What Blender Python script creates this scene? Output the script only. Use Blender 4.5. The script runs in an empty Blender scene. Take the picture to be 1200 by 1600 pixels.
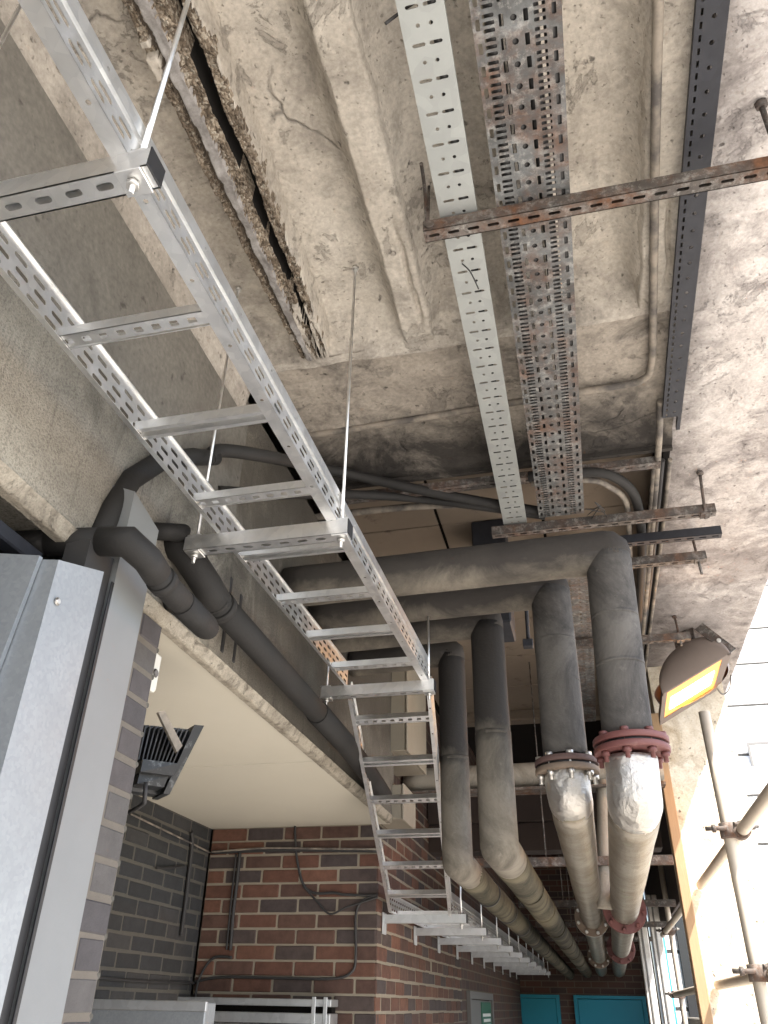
import bpy, math, random
import numpy as np
from mathutils import Vector, noise, Matrix
from mathutils.geometry import tessellate_polygon
random.seed(7)
R = math.radians
scn = bpy.context.scene
EYE = 1.85
# ------------------------------------------------------------------ camera
FPX, PITCH, YAW, ROLL = 1225.21, .561405, -.245346, .0197123
F_ = Vector((math.sin(YAW)*math.cos(PITCH), math.cos(YAW)*math.cos(PITCH), math.sin(PITCH)))
r_ = Vector((math.cos(YAW), -math.sin(YAW), 0)); u_ = r_.cross(F_)
RT = r_*math.cos(ROLL) + u_*math.sin(ROLL); UP = -r_*math.sin(ROLL) + u_*math.cos(ROLL)
cd = bpy.data.cameras.new('camera'); cam = bpy.data.objects.new('camera', cd)
scn.collection.objects.link(cam); scn.camera = cam
cd.sensor_width = 36; cd.lens = FPX/1600*36; cd.clip_start = .02; cd.clip_end = 500
M3 = Matrix((RT, UP, -F_)).transposed().to_4x4(); M3.translation = Vector((0, 0, EYE)); cam.matrix_world = M3
# ------------------------------------------------------------------ light
SUN_DIR = Vector((.50, -.42, .98)).normalized()      # towards the sun: right, behind the camera
w = bpy.data.worlds.new('World'); scn.world = w; w.use_nodes = True
nt = w.node_tree; bg = nt.nodes['Background']; sky = nt.nodes.new('ShaderNodeTexSky')
sky.sky_type = 'NISHITA'; sky.sun_disc = False
sky.sun_elevation = math.asin(SUN_DIR.z); sky.sun_rotation = math.atan2(SUN_DIR.x, SUN_DIR.y)
sky.air_density = 1.0; sky.dust_density = 2.5; sky.ozone_density = .8
nt.links.new(sky.outputs[0], bg.inputs[0]); bg.inputs[1].default_value = .15
sl = bpy.data.lights.new('sun', 'SUN'); sl.energy = 4.2; sl.angle = R(.53); sl.color = (1, .94, .86)
so = bpy.data.objects.new('sun', sl); scn.collection.objects.link(so)
so.rotation_euler = SUN_DIR.to_track_quat('Z', 'Y').to_euler(); so.location = (6, -6, 12)
scn.view_settings.view_transform = 'Standard'; scn.view_settings.look = 'None'
scn.view_settings.exposure = 1.85; scn.view_settings.gamma = 1
scn.render.engine = 'CYCLES'; scn.cycles.max_bounces = 8; scn.cycles.diffuse_bounces = 4
scn.cycles.caustics_reflective = False; scn.cycles.caustics_refractive = False

# ------------------------------------------------------------------ helpers
def P(a, b, ax, val):
    """point seen at photo pixel (a,b) on the plane ax=val (eye-relative)"""
    d = F_ + RT*((a-600)/FPX) - UP*((b-800)/FPX)
    i = 'xyz'.index(ax); return d*(val/d[i])
def V(*a): return Vector(a)

_cells = {}
def slot(cx, cy, lx, ly, r=None):
    r = min(lx, ly)*.45 if r is None else r; k = r*.3
    a, b = lx/2, ly/2
    return [(cx-a+r, cy-b), (cx+a-r, cy-b), (cx+a-k, cy-b+k), (cx+a, cy-b+r), (cx+a, cy+b-r), (cx+a-k, cy+b-k),
            (cx+a-r, cy+b), (cx-a+r, cy+b), (cx-a+k, cy+b-k), (cx-a, cy+b-r), (cx-a, cy-b+r), (cx-a+k, cy-b+k)]
def circ(cx, cy, r, n=10): return [(cx+r*math.cos(2*math.pi*i/n), cy+r*math.sin(2*math.pi*i/n)) for i in range(n)]
def frame(o, ex, ey, ez): 
    o, ex, ey, ez = Vector(o), Vector(ex), Vector(ey), Vector(ez)
    return lambda u, v, w_: o + ex*u + ey*v + ez*w_

class MB:
    def __init__(s): s.v, s.f, s.m, s.sm = [], [], [], []
    def face(s, idx, m=0, sm=False): s.f.append(tuple(idx)); s.m.append(m); s.sm.append(sm)
    def quad(s, a, b, c, d, m=0):
        n = len(s.v); s.v += [Vector(a), Vector(b), Vector(c), Vector(d)]; s.face((n, n+1, n+2, n+3), m); return s
    def hexa(s, c, m=0):   # 8 corners: bottom 4 ccw, top 4 ccw
        n = len(s.v); s.v += [Vector(p) for p in c]
        for q in ((3,2,1,0),(4,5,6,7),(0,1,5,4),(1,2,6,5),(2,3,7,6),(3,0,4,7)): s.face([n+i for i in q], m)
        return s
    def box(s, x0, x1, y0, y1, z0, z1, m=0):
        return s.hexa([(x0,y0,z0),(x1,y0,z0),(x1,y1,z0),(x0,y1,z0),(x0,y0,z1),(x1,y0,z1),(x1,y1,z1),(x0,y1,z1)], m)
    def fbox(s, fr, u0, u1, v0, v1, w0, w1, m=0):
        return s.hexa([fr(*p) for p in ((u0,v0,w0),(u1,v0,w0),(u1,v1,w0),(u0,v1,w0),(u0,v0,w1),(u1,v0,w1),(u1,v1,w1),(u0,v1,w1))], m)
    def bbox(s, x0, x1, y0, y1, z0, z1, b=.004, m=0, fr=None):
        """chamfered box"""
        fr = fr or (lambda x, y, z: Vector((x, y, z)))
        n = len(s.v); L = []
        for ix, x in enumerate((x0, x1)):
            for iy, y in enumerate((y0, y1)):
                for iz, z in enumerate((z0, z1)):
                    sx, sy, sz = (b, -b)[ix], (b, -b)[iy], (b, -b)[iz]
                    L += [fr(x, y+sy, z+sz), fr(x+sx, y, z+sz), fr(x+sx, y+sy, z)]
        s.v += L
        I = lambda ix, iy, iz, k: n+((ix*2+iy)*2+iz)*3+k
        for i in (0, 1):
            q = [I(i,0,0,0), I(i,1,0,0), I(i,1,1,0), I(i,0,1,0)]; s.face(q if i else q[::-1], m)
            q = [I(0,i,0,1), I(1,i,0,1), I(1,i,1,1), I(0,i,1,1)]; s.face(q[::-1] if i else q, m)
            q = [I(0,0,i,2), I(1,0,i,2), I(1,1,i,2), I(0,1,i,2)]; s.face(q if i else q[::-1], m)
        for i in (0, 1):
            for j in (0, 1):
                s.face([I(0,i,j,1), I(1,i,j,1), I(1,i,j,2), I(0,i,j,2)], m)
                s.face([I(i,0,j,0), I(i,1,j,0), I(i,1,j,2), I(i,0,j,2)], m)
                s.face([I(i,j,0,0), I(i,j,1,0), I(i,j,1,1), I(i,j,0,1)], m)
                for k in (0, 1): s.face([I(i,j,k,0), I(i,j,k,1), I(i,j,k,2)], m)
        return s
    def tube(s, pts, r, n=14, caps=True, m=0, wob=0, seed=0, up=None):
        pts = [Vector(p) for p in pts]; N = len(pts)
        rr = r if isinstance(r, (list, tuple)) else [r]*N
        d0 = (pts[1]-pts[0]).normalized()
        a = Vector(up) if up else (Vector((0, 0, 1)) if abs(d0.z) < .9 else Vector((1, 0, 0)))
        e = (a - d0*a.dot(d0)).normalized(); base = len(s.v); dp = d0
        for i in range(N):
            if i == 0: t = d0; din = d0
            elif i == N-1: t = (pts[i]-pts[i-1]).normalized(); din = t
            else:
                din = (pts[i]-pts[i-1]).normalized(); t = (din+(pts[i+1]-pts[i]).normalized()).normalized()
            if i: e = (dp.rotation_difference(din) @ e); e = (e-din*e.dot(din)).normalized()
            dp = din; g = din.cross(e)
            # circle in plane perpendicular to din, sheared along din onto the mitre plane
            for k in range(n):
                th = 2*math.pi*k/n; q = e*math.cos(th)+g*math.sin(th)
                rad = rr[i]
                if wob: rad *= 1+wob*noise.noise(pts[i]*9+q*1.2+Vector((seed, 0, 0)))
                q = q*rad; q = q - din*(q.dot(t)/max(.3, din.dot(t)))
                s.v.append(pts[i]+q)
        for i in range(N-1):
            for k in range(n):
                k2 = (k+1) % n
                s.face((base+i*n+k, base+i*n+k2, base+(i+1)*n+k2, base+(i+1)*n+k), m, True)
        if caps:
            s.face([base+k for k in range(n)][::-1], m); s.face([base+(N-1)*n+k for k in range(n)], m)
        return s
    def disc(s, c, ax, r, t, n=28, m=0, b=.003):
        c = Vector(c); ax = Vector(ax).normalized()
        return s.tube([c, c+ax*b, c+ax*(t-b), c+ax*t], [r-b, r, r, r-b], n, True, m)
    def plate(s, fr, L, W, cell, holes, t=.0016, m=0, key=None):
        """plate of W across v, length L along u, made of repeated cells with real holes"""
        key = (key, round(cell, 5), round(W, 5))
        if key[0] is None or key not in _cells:
            outer = [(0, 0), (cell, 0), (cell, W), (0, W)]
            polys = [[Vector((x, y, 0)) for x, y in p] for p in [outer]+holes]
            flat = [p for q in polys for p in q]; tri = tessellate_polygon(polys)
            loops = []; k = 4
            for h in holes: loops.append((k, len(h))); k += len(h)
            _cells[key] = (flat, tri, loops)
        flat, tri, loops = _cells[key]
        for c in range(max(1, int(round(L/cell)))):
            n = len(s.v); o = c*cell; k = len(flat)
            s.v += [fr(p.x+o, p.y, 0) for p in flat]; s.v += [fr(p.x+o, p.y, t) for p in flat]
            for q in tri:
                s.face([n+i for i in q], m); s.face([n+k+i for i in q][::-1], m)
            for a, cnt in loops:
                for i in range(cnt):
                    j = (i+1) % cnt; s.face((n+a+i, n+a+j, n+k+a+j, n+k+a+i), m)
        return s
    def grid(s, fn, nu, nv, m=0, mf=None, sm=True):
        n = len(s.v)
        for i in range(nu+1):
            for j in range(nv+1): s.v.append(Vector(fn(i/nu, j/nv)))
        for i in range(nu):
            for j in range(nv):
                a = n+i*(nv+1)+j
                s.face((a, a+nv+1, a+nv+2, a+1), mf((i+.5)/nu, (j+.5)/nv) if mf else m, sm)
        return s
    def build(s, name, mats, parent=None, base=None):
        if not isinstance(mats, (list, tuple)): mats = [mats]
        if parent is not None:
            b = Vector((0, 0, 0)); p = parent
            while p is not None: b += p.location; p = p.parent
        else: b = Vector(base if base is not None else (0, 0, 0)) + Vector((0, 0, EYE))
        off = Vector((0, 0, EYE)) - b
        me = bpy.data.meshes.new(name); me.from_pydata([tuple(p+off) for p in s.v], [], s.f)
        for mm in mats: me.materials.append(M[mm])
        me.polygons.foreach_set('material_index', s.m); me.polygons.foreach_set('use_smooth', s.sm); me.update()
        o = bpy.data.objects.new(name, me); scn.collection.objects.link(o)
        if parent is not None: o.parent = parent
        else: o.location = b
        return o
def tag(o, label=None, cat=None, group=None, kind=None):
    if label: o['label'] = label
    if cat: o['category'] = cat
    if group: o['group'] = group
    if kind: o['kind'] = kind
    return o
def thing(name, base, label, cat, group=None):
    o = bpy.data.objects.new(name, None); o.empty_display_size = .1; scn.collection.objects.link(o)
    o.location = Vector(base)+Vector((0, 0, EYE)); return tag(o, label, cat, group)
def inst(name, me, parent, loc, rot=(0, 0, 0)):
    o = bpy.data.objects.new(name, me); scn.collection.objects.link(o); o.parent = parent; o.location = loc; o.rotation_euler = rot; return o
def fbm(p, s=1., o=4): return noise.fractal(Vector(p)*s, .9, 2., o)

# ------------------------------------------------------------------ materials
M = {}
class NT:
    def __init__(s, name):
        m = bpy.data.materials.new(name); m.use_nodes = True; s.m = m; s.t = m.node_tree; s.b = s.t.nodes['Principled BSDF']; M[name] = m
        s.co = s.n('ShaderNodeTexCoord').outputs['Object']
    def n(s, k, **kw):
        o = s.t.nodes.new(k)
        for a, b in kw.items(): setattr(o, a, b)
        return o
    def l(s, a, b): s.t.links.new(a, b)
    def noise(s, sc, det=6, rough=.6, dist=0, vec=None):
        o = s.n('ShaderNodeTexNoise'); o.inputs['Scale'].default_value = sc; o.inputs['Detail'].default_value = det
        o.inputs['Roughness'].default_value = rough; o.inputs['Distortion'].default_value = dist; s.l(vec or s.co, o.inputs['Vector']); return o.outputs['Fac']
    def vor(s, sc, feat='F1', vec=None, out='Distance', rnd=1):
        o = s.n('ShaderNodeTexVoronoi', feature=feat); o.inputs['Scale'].default_value = sc; o.inputs['Randomness'].default_value = rnd; s.l(vec or s.co, o.inputs['Vector']); return o.outputs[out]
    def ramp(s, f, stops):
        o = s.n('ShaderNodeValToRGB'); e = o.color_ramp.elements
        while len(e) < len(stops): e.new(.5)
        for x, (p, c) in zip(e, stops):
            x.position = p; x.color = (c, c, c, 1) if not isinstance(c, tuple) else (*c, 1)
        s.l(f, o.inputs[0]); return o.outputs[0]
    def mix(s, f, a, b, mode='MIX'):
        o = s.n('ShaderNodeMix', data_type='RGBA', blend_type=mode)
        for sk, val in ((o.inputs[0], f), (o.inputs[6], a), (o.inputs[7], b)):
            if isinstance(val, (int, float)): sk.default_value = val
            elif isinstance(val, tuple): sk.default_value = (*val, 1)
            else: s.l(val, sk)
        return o.outputs[2]
    def math(s, op, a, b=0):
        o = s.n('ShaderNodeMath', operation=op)
        for sk, val in ((o.inputs[0], a), (o.inputs[1], b)):
            if isinstance(val, (int, float)): sk.default_value = val
            else: s.l(val, sk)
        return o.outputs[0]
    def mapv(s, sc=(1, 1, 1), rot=(0, 0, 0), vec=None):
        o = s.n('ShaderNodeMapping'); o.inputs['Scale'].default_value = sc; o.inputs['Rotation'].default_value = rot; s.l(vec or s.co, o.inputs[0]); return o.outputs[0]
    def bump(s, h, st=.3, d=.01, prev=None):
        o = s.n('ShaderNodeBump'); o.inputs['Strength'].default_value = st; o.inputs['Distance'].default_value = d; s.l(h, o.inputs['Height'])
        if prev is not None: s.l(prev, o.inputs['Normal'])
        s.l(o.outputs[0], s.b.inputs['Normal']); return o.outputs[0]
    def set(s, col=None, rough=None, metal=None, spec=None):
        for k, val in (('Base Color', col), ('Roughness', rough), ('Metallic', metal), ('Specular IOR Level', spec)):
            if val is None: continue
            sk = s.b.inputs[k]
            if isinstance(val, (int, float)): sk.default_value = val
            elif isinstance(val, tuple): sk.default_value = (*val, 1)
            else: s.l(val, sk)
        return s

def soot_shade_layer(t, c, axis, a, b, st, col, nsc=2.4, spread=.9):  # soot gradient; also carries shade painted into soffit, band and fascia
    sp = t.n('ShaderNodeSeparateXYZ'); t.l(t.co, sp.inputs[0])
    mr = t.n('ShaderNodeMapRange'); mr.inputs[1].default_value = a; mr.inputs[2].default_value = b; t.l(sp.outputs['XYZ'.index(axis)], mr.inputs[0])
    nz = t.math('MULTIPLY', t.math('SUBTRACT', t.noise(nsc, 9, .7, .8), .5), spread*2)
    k = t.math('ADD', mr.outputs[0], nz); k = t.ramp(k, [(.25, 0), (.85, st)]); return t.mix(k, c, col)
def concrete(name, base, dark, light, soot=.5, sc=1., bumpy=.5, crack=True, layers=()):
    t = NT(name); big = t.noise(1.6*sc, 8, .62, .6); mid = t.noise(9*sc, 8, .65); fine = t.noise(70*sc, 4, .6)
    c = t.mix(t.ramp(big, [(.38, 0), (.66, 1)]), base, light)
    c = t.mix(t.ramp(t.noise(3.3*sc, 9, .7, 1.2), [(.5, 0), (.72, soot)]), c, dark)
    c = t.mix(t.ramp(mid, [(.3, .35), (.52, 0)]), c, dark)
    c = t.mix(.22, c, t.ramp(fine, [(.3, .15), (.7, .95)]), 'OVERLAY')
    pits = t.ramp(t.noise(30*sc, 3, .5), [(.24, 1), (.33, 0)]); c = t.mix(t.math('MULTIPLY', pits, .75), c, (.05, .045, .04))
    h = t.math('ADD', t.math('MULTIPLY', mid, .7), t.math('MULTIPLY', fine, .22)); h = t.math('SUBTRACT', h, t.math('MULTIPLY', pits, .5))
    pk = t.ramp(t.noise(4.2*sc, 12, .74, .4), [(.575, 0), (.59, 1)]); c = t.mix(t.math('MULTIPLY', pk, .28), c, dark); h = t.math('SUBTRACT', h, t.math('MULTIPLY', pk, .22))
    p2 = t.ramp(t.noise(75*sc, 3, .5), [(.27, 1), (.34, 0)]); c = t.mix(t.math('MULTIPLY', p2, .35), c, (.07, .06, .05)); h = t.math('SUBTRACT', h, t.math('MULTIPLY', p2, .25))
    if crack:
        wv = t.n('ShaderNodeMix', data_type='VECTOR'); wv.inputs[0].default_value = .12
        nz = t.n('ShaderNodeTexNoise'); nz.inputs['Scale'].default_value = 6; nz.inputs['Detail'].default_value = 5; t.l(t.co, nz.inputs['Vector'])
        t.l(t.co, wv.inputs[4]); t.l(nz.outputs['Color'], wv.inputs[5])
        cr = t.vor(2.1*sc, 'DISTANCE_TO_EDGE', vec=wv.outputs[1]); cm = t.ramp(cr, [(.0, 1), (.012, 0)])
        cm = t.math('MULTIPLY', cm, t.ramp(t.noise(2.2, 3), [(.58, 0), (.64, 1)]))
        c = t.mix(t.math('MULTIPLY', cm, .6), c, (.06, .055, .05)); h = t.math('SUBTRACT', h, t.math('MULTIPLY', cm, .5))
    for ly in layers: c = soot_shade_layer(t, c, *ly)
    t.set(c, .9, 0, .25); t.bump(h, min(1, bumpy*1.5), .014); return t
concrete('soffit_concrete', (.43, .392, .335), (.13, .116, .10), (.56, .52, .455), .6, layers=(('Y', 1.6, 2.5, .75, (.055, .048, .042)), ('X', -.6, -1.3, .5, (.08, .07, .06))))  # darker to the deep and left: soot plus painted light falloff
concrete('band_concrete', (.27, .24, .203), (.06, .054, .049), (.38, .34, .285), 1, layers=(('Y', 2.15, 2.75, .92, (.022, .02, .019)),))  # deep side darkened by soot and shade, both in the colour
concrete('edge_concrete', (.52, .48, .45), (.13, .113, .113), (.66, .62, .585), .9, 1.3, layers=(('Y', 2.2, 4.6, .55, (.11, .092, .088), 3.2, 1.5), ('X', .72, .50, .6, (.06, .052, .05), 4, .9)))
concrete('column_plaster', (.62, .55, .43), (.33, .25, .15), (.74, .69, .58), .8, 1.2, .35)
concrete('smooth_render', (.14, .131, .114), (.08, .074, .066), (.175, .163, .143), .4, .8, .15, False)
concrete('yard_concrete', (.42, .40, .37), (.24, .23, .21), (.49, .47, .44), .5, .5, .3)
concrete('pale_paint', (.30, .268, .215), (.085, .07, .055), (.42, .38, .31), 1, 3, .5)

t = NT('roughcast'); n1 = t.noise(170, 3, .7); n2 = t.noise(2.2, 7, .65, .7)
c = t.mix(t.ramp(n2, [(.35, 0), (.68, 1)]), (.24, .22, .185), (.43, .40, .335)); c = t.mix(t.ramp(n1, [(.3, .6), (.55, 0)]), c, (.08, .07, .06))
sx = t.mapv((10, 10, .8)); c = t.mix(t.ramp(t.noise(3, 6, .7, .5, sx), [(.56, 0), (.75, .7)]), c, (.09, .08, .07)); c = soot_shade_layer(t, c, 'Y', -.2, 1.1, .62, (.055, .05, .044), 5, 1.0); c = soot_shade_layer(t, c, 'Z', .22, .50, .6, (.06, .054, .047), 5, .9); t.set(c, .95, 0, .2); t.bump(n1, .9, .006)  # far and upper parts darkened: soot plus daylight falloff in the colour

t = NT('aggregate'); v1 = t.vor(120, out='Color'); v2 = t.vor(120)
hs = t.n('ShaderNodeSeparateColor'); t.l(v1, hs.inputs[0])
c = t.ramp(hs.outputs[0], [(0, (.11, .085, .06)), (.4, (.26, .208, .15)), (.7, (.37, .31, .235)), (1, (.52, .47, .385))])
c = t.mix(t.ramp(t.noise(14, 6), [(.4, .5), (.6, 0)]), c, (.09, .065, .045)); t.set(c, .9); t.bump(t.math('MULTIPLY', v2, -1), 1, .012)
t = NT('shaded_groove'); t.set(t.mix(t.noise(30, 6), (.06, .048, .036), (.15, .12, .09)), .95); t.bump(t.noise(60, 4), .7, .008)  # brown shadow of the groove put into its colour
t = NT('old_render'); t.set(t.mix(t.ramp(t.noise(12, 9, .75), [(.4, 0), (.62, 1)]), (.17, .158, .148), (.36, .345, .33)), .9); t.bump(t.noise(40, 5), .4, .006)
t = NT('void'); t.set((.012, .011, .010), .95, 0, .1)
t = NT('dark_plaster'); t.set(t.mix(t.noise(3, 6), (.022, .016, .014), (.055, .037, .03)), .9)
t = NT('unlit_black'); t.set(t.mix(t.noise(3, 6), (.010, .009, .009), (.022, .019, .017)), .95, 0, .1)  # black colour stands in for the lack of light on the deep ceiling

def galv(name, base, lo, rough=.38, metal=.85, spang=38, rust=0, white=0, soot=0):
    t = NT(name); v = t.vor(spang, out='Color'); s_ = t.n('ShaderNodeSeparateColor'); t.l(v, s_.inputs[0])
    c = t.mix(t.math('MULTIPLY', s_.outputs[0], .5), base, lo); c = t.mix(t.ramp(t.noise(7, 6), [(.35, .35), (.65, 0)]), c, lo)
    me = metal; rg = t.math('ADD', t.math('MULTIPLY', t.noise(25, 5), .25), rough-.1)
    if soot:
        k = t.ramp(t.noise(5, 7, .7), [(.42, soot), (.62, 0)]); c = t.mix(k, c, (.035, .032, .03))
    if white:
        k = t.ramp(t.noise(26, 8, .8), [(.5, 0), (.62, white)]); c = t.mix(k, c, (.62, .61, .57)); me = t.math('SUBTRACT', metal, t.math('MULTIPLY', k, metal))
    if rust:
        k = t.ramp(t.noise(6.5, 8, .72, .3), [(.45, 0), (.64, rust)]); rc = t.mix(t.ramp(t.noise(35, 6), [(.35, 0), (.7, 1)]), (.055, .030, .020), (.20, .092, .045))
        c = t.mix(k, c, rc); me = t.math('SUBTRACT', me, t.math('MULTIPLY', k, metal)) if not isinstance(me, float) else t.math('SUBTRACT', metal, t.math('MULTIPLY', k, metal)); rg = t.math('ADD', rg, t.math('MULTIPLY', k, .4))
    t.set(c, rg, me); return t
galv('galvanised', (.92, .92, .905), (.66, .67, .675), .36, 1.0, 45)
galv('galvanised_dull', (.60, .62, .63), (.42, .43, .44), .42, .8, 30)
galv('tray_zinc', (.40, .42, .405), (.29, .305, .30), .55, .45, 22)
galv('tray_rusty', (.22, .23, .23), (.12, .128, .132), .55, .5, 60, .7, .35, .6)
galv('dark_steel', (.022, .024, .032), (.011, .012, .016), .6, .05, 40, 0, 0)
galv('rusty_steel', (.20, .175, .155), (.08, .07, .062), .65, .4, 40, 1, .35, .5)
galv('sooty_steel', (.15, .135, .125), (.06, .055, .052), .6, .35, 40, .6, .3, .6)
galv('duct_galv', (.34, .365, .385), (.25, .272, .29), .45, .5, 140)
galv('bolt_zinc', (.7, .69, .66), (.5, .49, .46), .35, .9, 60)
t = NT('trunking_grey'); n = t.noise(150, 3); t.set(t.mix(t.noise(5, 5), (.19, .20, .204), (.235, .247, .25)), .55, .15); t.bump(n, .15, .002)

def lagging(name, lo, hi, soot, k=(.40, .62), layer=None):
    t = NT(name); c = t.mix(t.noise(5, 7, .65, .5), lo, hi)
    c = t.mix(t.ramp(t.noise(2.6, 8, .7, .8), [(k[0], 0), (k[1], 1)]), c, soot)
    c = t.mix(t.ramp(t.noise(40, 4), [(.62, 0), (.72, .45)]), c, hi)
    if layer: c = soot_shade_layer(t, c, *layer)
    t.set(c, .82, 0, .25); t.bump(t.math('ADD', t.noise(90, 3), t.math('MULTIPLY', t.noise(11, 5), 1.2)), .28, .006)
lagging('lag_grey', (.10, .094, .088), (.165, .156, .142), (.042, .040, .039), (.38, .6))
lagging('lag_riser', (.185, .168, .138), (.275, .25, .208), (.06, .053, .043), (.43, .68), ('Z', .05, .55, .96, (.03, .028, .027), 3.5, .55))
for nm_, c_z, rr_ in (('lag_top4', .845, .078), ('lag_top3', .785, .074), ('lag_top2', .905, .07), ('lag_top1', .925, .0625)):
    lagging(nm_, (.25, .222, .178), (.35, .312, .25), (.11, .096, .078), (.46, .7), ('Z', c_z-rr_*2.3, c_z-rr_*.05, .93, (.034, .031, .030), 4, .5))
lagging('lag_sooty', (.12, .112, .10), (.21, .19, .16), (.028, .026, .026), (.34, .58))
lagging('lag_canvas', (.27, .245, .205), (.38, .35, .295), (.10, .085, .068), (.46, .72))
lagging('lag_brown', (.08, .070, .045), (.15, .132, .09), (.022, .021, .014), (.40, .6))
t = NT('foil'); cr = t.noise(16, 7, .7, 1.6); v = t.vor(26, vec=t.mapv((1, 1, .6)))
t.set(t.mix(t.ramp(t.noise(4, 5), [(.4, 0), (.7, 1)]), (.66, .65, .63), (.52, .50, .46)), t.math('ADD', .22, t.math('MULTIPLY', t.noise(8, 4), .25)), .92)
t.bump(t.math('ADD', cr, t.math('MULTIPLY', v, .8)), .75, .012)
t = NT('foil_aged'); cr = t.noise(20, 7, .7, 1.2, t.mapv((1, .45, 1)))
c = t.mix(t.ramp(t.noise(6, 7, .7), [(.36, 0), (.66, 1)]), (.34, .315, .27), (.20, .165, .12)); c = t.mix(t.ramp(t.noise(11, 5), [(.58, 0), (.7, .4)]), c, (.28, .33, .20))
t.set(c, .42, .7); t.bump(cr, .6, .01)
t = NT('red_oxide'); c = t.mix(t.noise(12, 6), (.125, .045, .042), (.185, .072, .066)); c = t.mix(t.ramp(t.noise(30, 5), [(.6, 0), (.75, .5)]), c, (.25, .14, .12)); t.set(c, .6); t.bump(t.noise(60), .15, .003)
t = NT('brown_flange'); t.set(t.mix(t.noise(14, 6), (.085, .052, .046), (.14, .085, .075)), .7); t.bump(t.noise(60), .3, .003)
t = NT('rust_flange'); c = t.mix(t.noise(14, 6), (.15, .105, .08), (.28, .225, .17)); t.set(c, .75, .1); t.bump(t.noise(60), .3, .003)

def brickmat(name, stops, var=.35):
    t = NT(name); oi = t.n('ShaderNodeObjectInfo'); c = t.ramp(oi.outputs['Random'], stops); t.t.nodes[-1].color_ramp.interpolation = 'CONSTANT'
    ad = t.n('ShaderNodeVectorMath', operation='ADD'); t.l(t.co, ad.inputs[0])
    cm = t.n('ShaderNodeCombineXYZ'); t.l(t.math('MULTIPLY', oi.outputs['Random'], 37), cm.inputs[0]); t.l(cm.outputs[0], ad.inputs[1]); vec = ad.outputs[0]
    c = t.mix(var, c, t.ramp(t.noise(16, 7, .7, 0, vec), [(.3, .1), (.7, .9)]), 'OVERLAY')
    c = t.mix(t.ramp(t.noise(70, 4, .6, 0, vec), [(.62, 0), (.75, .4)]), c, (.05, .04, .04))
    t.set(c, .82, 0, .3); t.bump(t.noise(120, 4, .7, 0, vec), .4, .004)
brickmat('red_brick', [(0, (.122, .060, .043)), (.20, (.088, .051, .041)), (.38, (.066, .052, .050)), (.52, (.15, .074, .051)), (.68, (.077, .058, .053)), (.82, (.108, .061, .047))])
brickmat('dark_brick', [(0, (.040, .041, .043)), (.4, (.050, .049, .049)), (.7, (.036, .037, .038))], .2)
brickmat('grey_brick', [(0, (.088, .08, .08)), (.4, (.075, .07, .072)), (.7, (.10, .094, .091))], .2)
t = NT('mortar'); t.set(t.mix(t.noise(20, 6), (.225, .195, .15), (.31, .27, .21)), .95); t.bump(t.noise(120), .5, .004)
t = NT('mortar_grey'); t.set(t.mix(t.noise(20, 6), (.12, .106, .088), (.17, .15, .126)), .95); t.bump(t.noise(120), .5, .004)
t = NT('mortar_dark'); t.set(t.mix(t.noise(20, 6), (.075, .07, .06), (.105, .10, .085)), .95); t.bump(t.noise(120), .5, .004)
t = NT('far_brick'); br = t.n('ShaderNodeTexBrick'); mp = t.n('ShaderNodeMapping'); t.l(t.co, mp.inputs[0]); mp.inputs['Rotation'].default_value = (R(90), 0, R(0))
sx = t.n('ShaderNodeSeparateXYZ'); t.l(t.co, sx.inputs[0]); cx = t.n('ShaderNodeCombineXYZ'); t.l(t.math('ADD', sx.outputs[0], sx.outputs[1]), cx.inputs[0]); t.l(sx.outputs[2], cx.inputs[1]); t.l(cx.outputs[0], br.inputs['Vector'])
br.inputs['Scale'].default_value = 1; br.inputs['Brick Width'].default_value = .225; br.inputs['Row Height'].default_value = .075; br.inputs['Mortar Size'].default_value = .006
br.inputs['Color1'].default_value = (.10, .046, .033, 1); br.inputs['Color2'].default_value = (.06, .04, .037, 1); br.inputs['Mortar'].default_value = (.13, .11, .08, 1)
t.set(br.outputs['Color'], .85); t.bump(br.outputs['Fac'], -.4, .004)

t = NT('rubber_foam'); n = t.noise(9, 6); t.set(t.mix(n, (.013, .0125, .012), (.028, .0265, .025)), .72, 0, .35); t.bump(t.math('ADD', t.noise(130, 3), n), .2, .004)
t = NT('black_cable'); t.set(t.mix(t.noise(12, 5), (.018, .018, .019), (.045, .043, .042)), .6)
t = NT('dusty_conduit'); t.set(t.mix(t.ramp(t.noise(9, 7), [(.4, 0), (.6, 1)]), (.09, .082, .075), (.28, .245, .20)), .85); t.bump(t.noise(80), .3, .003)
t = NT('cream_board'); c = t.mix(t.noise(1.5, 6), (.52, .485, .40), (.60, .565, .475)); t.set(c, .75, 0, .3)
c2 = t.ramp(t.noise(17, 12, .85, 2.6), [(.655, 0), (.69, .6)]); c = t.mix(c2, c, (.12, .10, .08)); t.set(c); t.bump(t.noise(60, 4), .1, .003)
t = NT('dull_cream'); t.set(t.mix(t.noise(4, 7, .7), (.24, .21, .165), (.36, .325, .26)), .8)
t = NT('brown_board'); c = t.mix(t.noise(3, 8, .7), (.15, .118, .088), (.225, .18, .135)); c = t.mix(t.ramp(t.noise(7, 9, .75, .7), [(.58, 0), (.7, .8)]), c, (.07, .05, .04)); t.set(c, .85); t.bump(t.noise(50), .2, .004)
t = NT('black_plastic'); t.set((.012, .012, .013), .5)
t = NT('flood_black'); c = t.mix(t.ramp(t.noise(30, 7, .75), [(.55, 0), (.68, .7)]), (.014, .015, .016), (.20, .21, .21)); t.set(c, .45, .2); t.bump(t.noise(40), .2, .004)
t = NT('white_plastic'); t.set(t.mix(t.noise(6), (.62, .61, .55), (.70, .69, .63)), .45)
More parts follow.
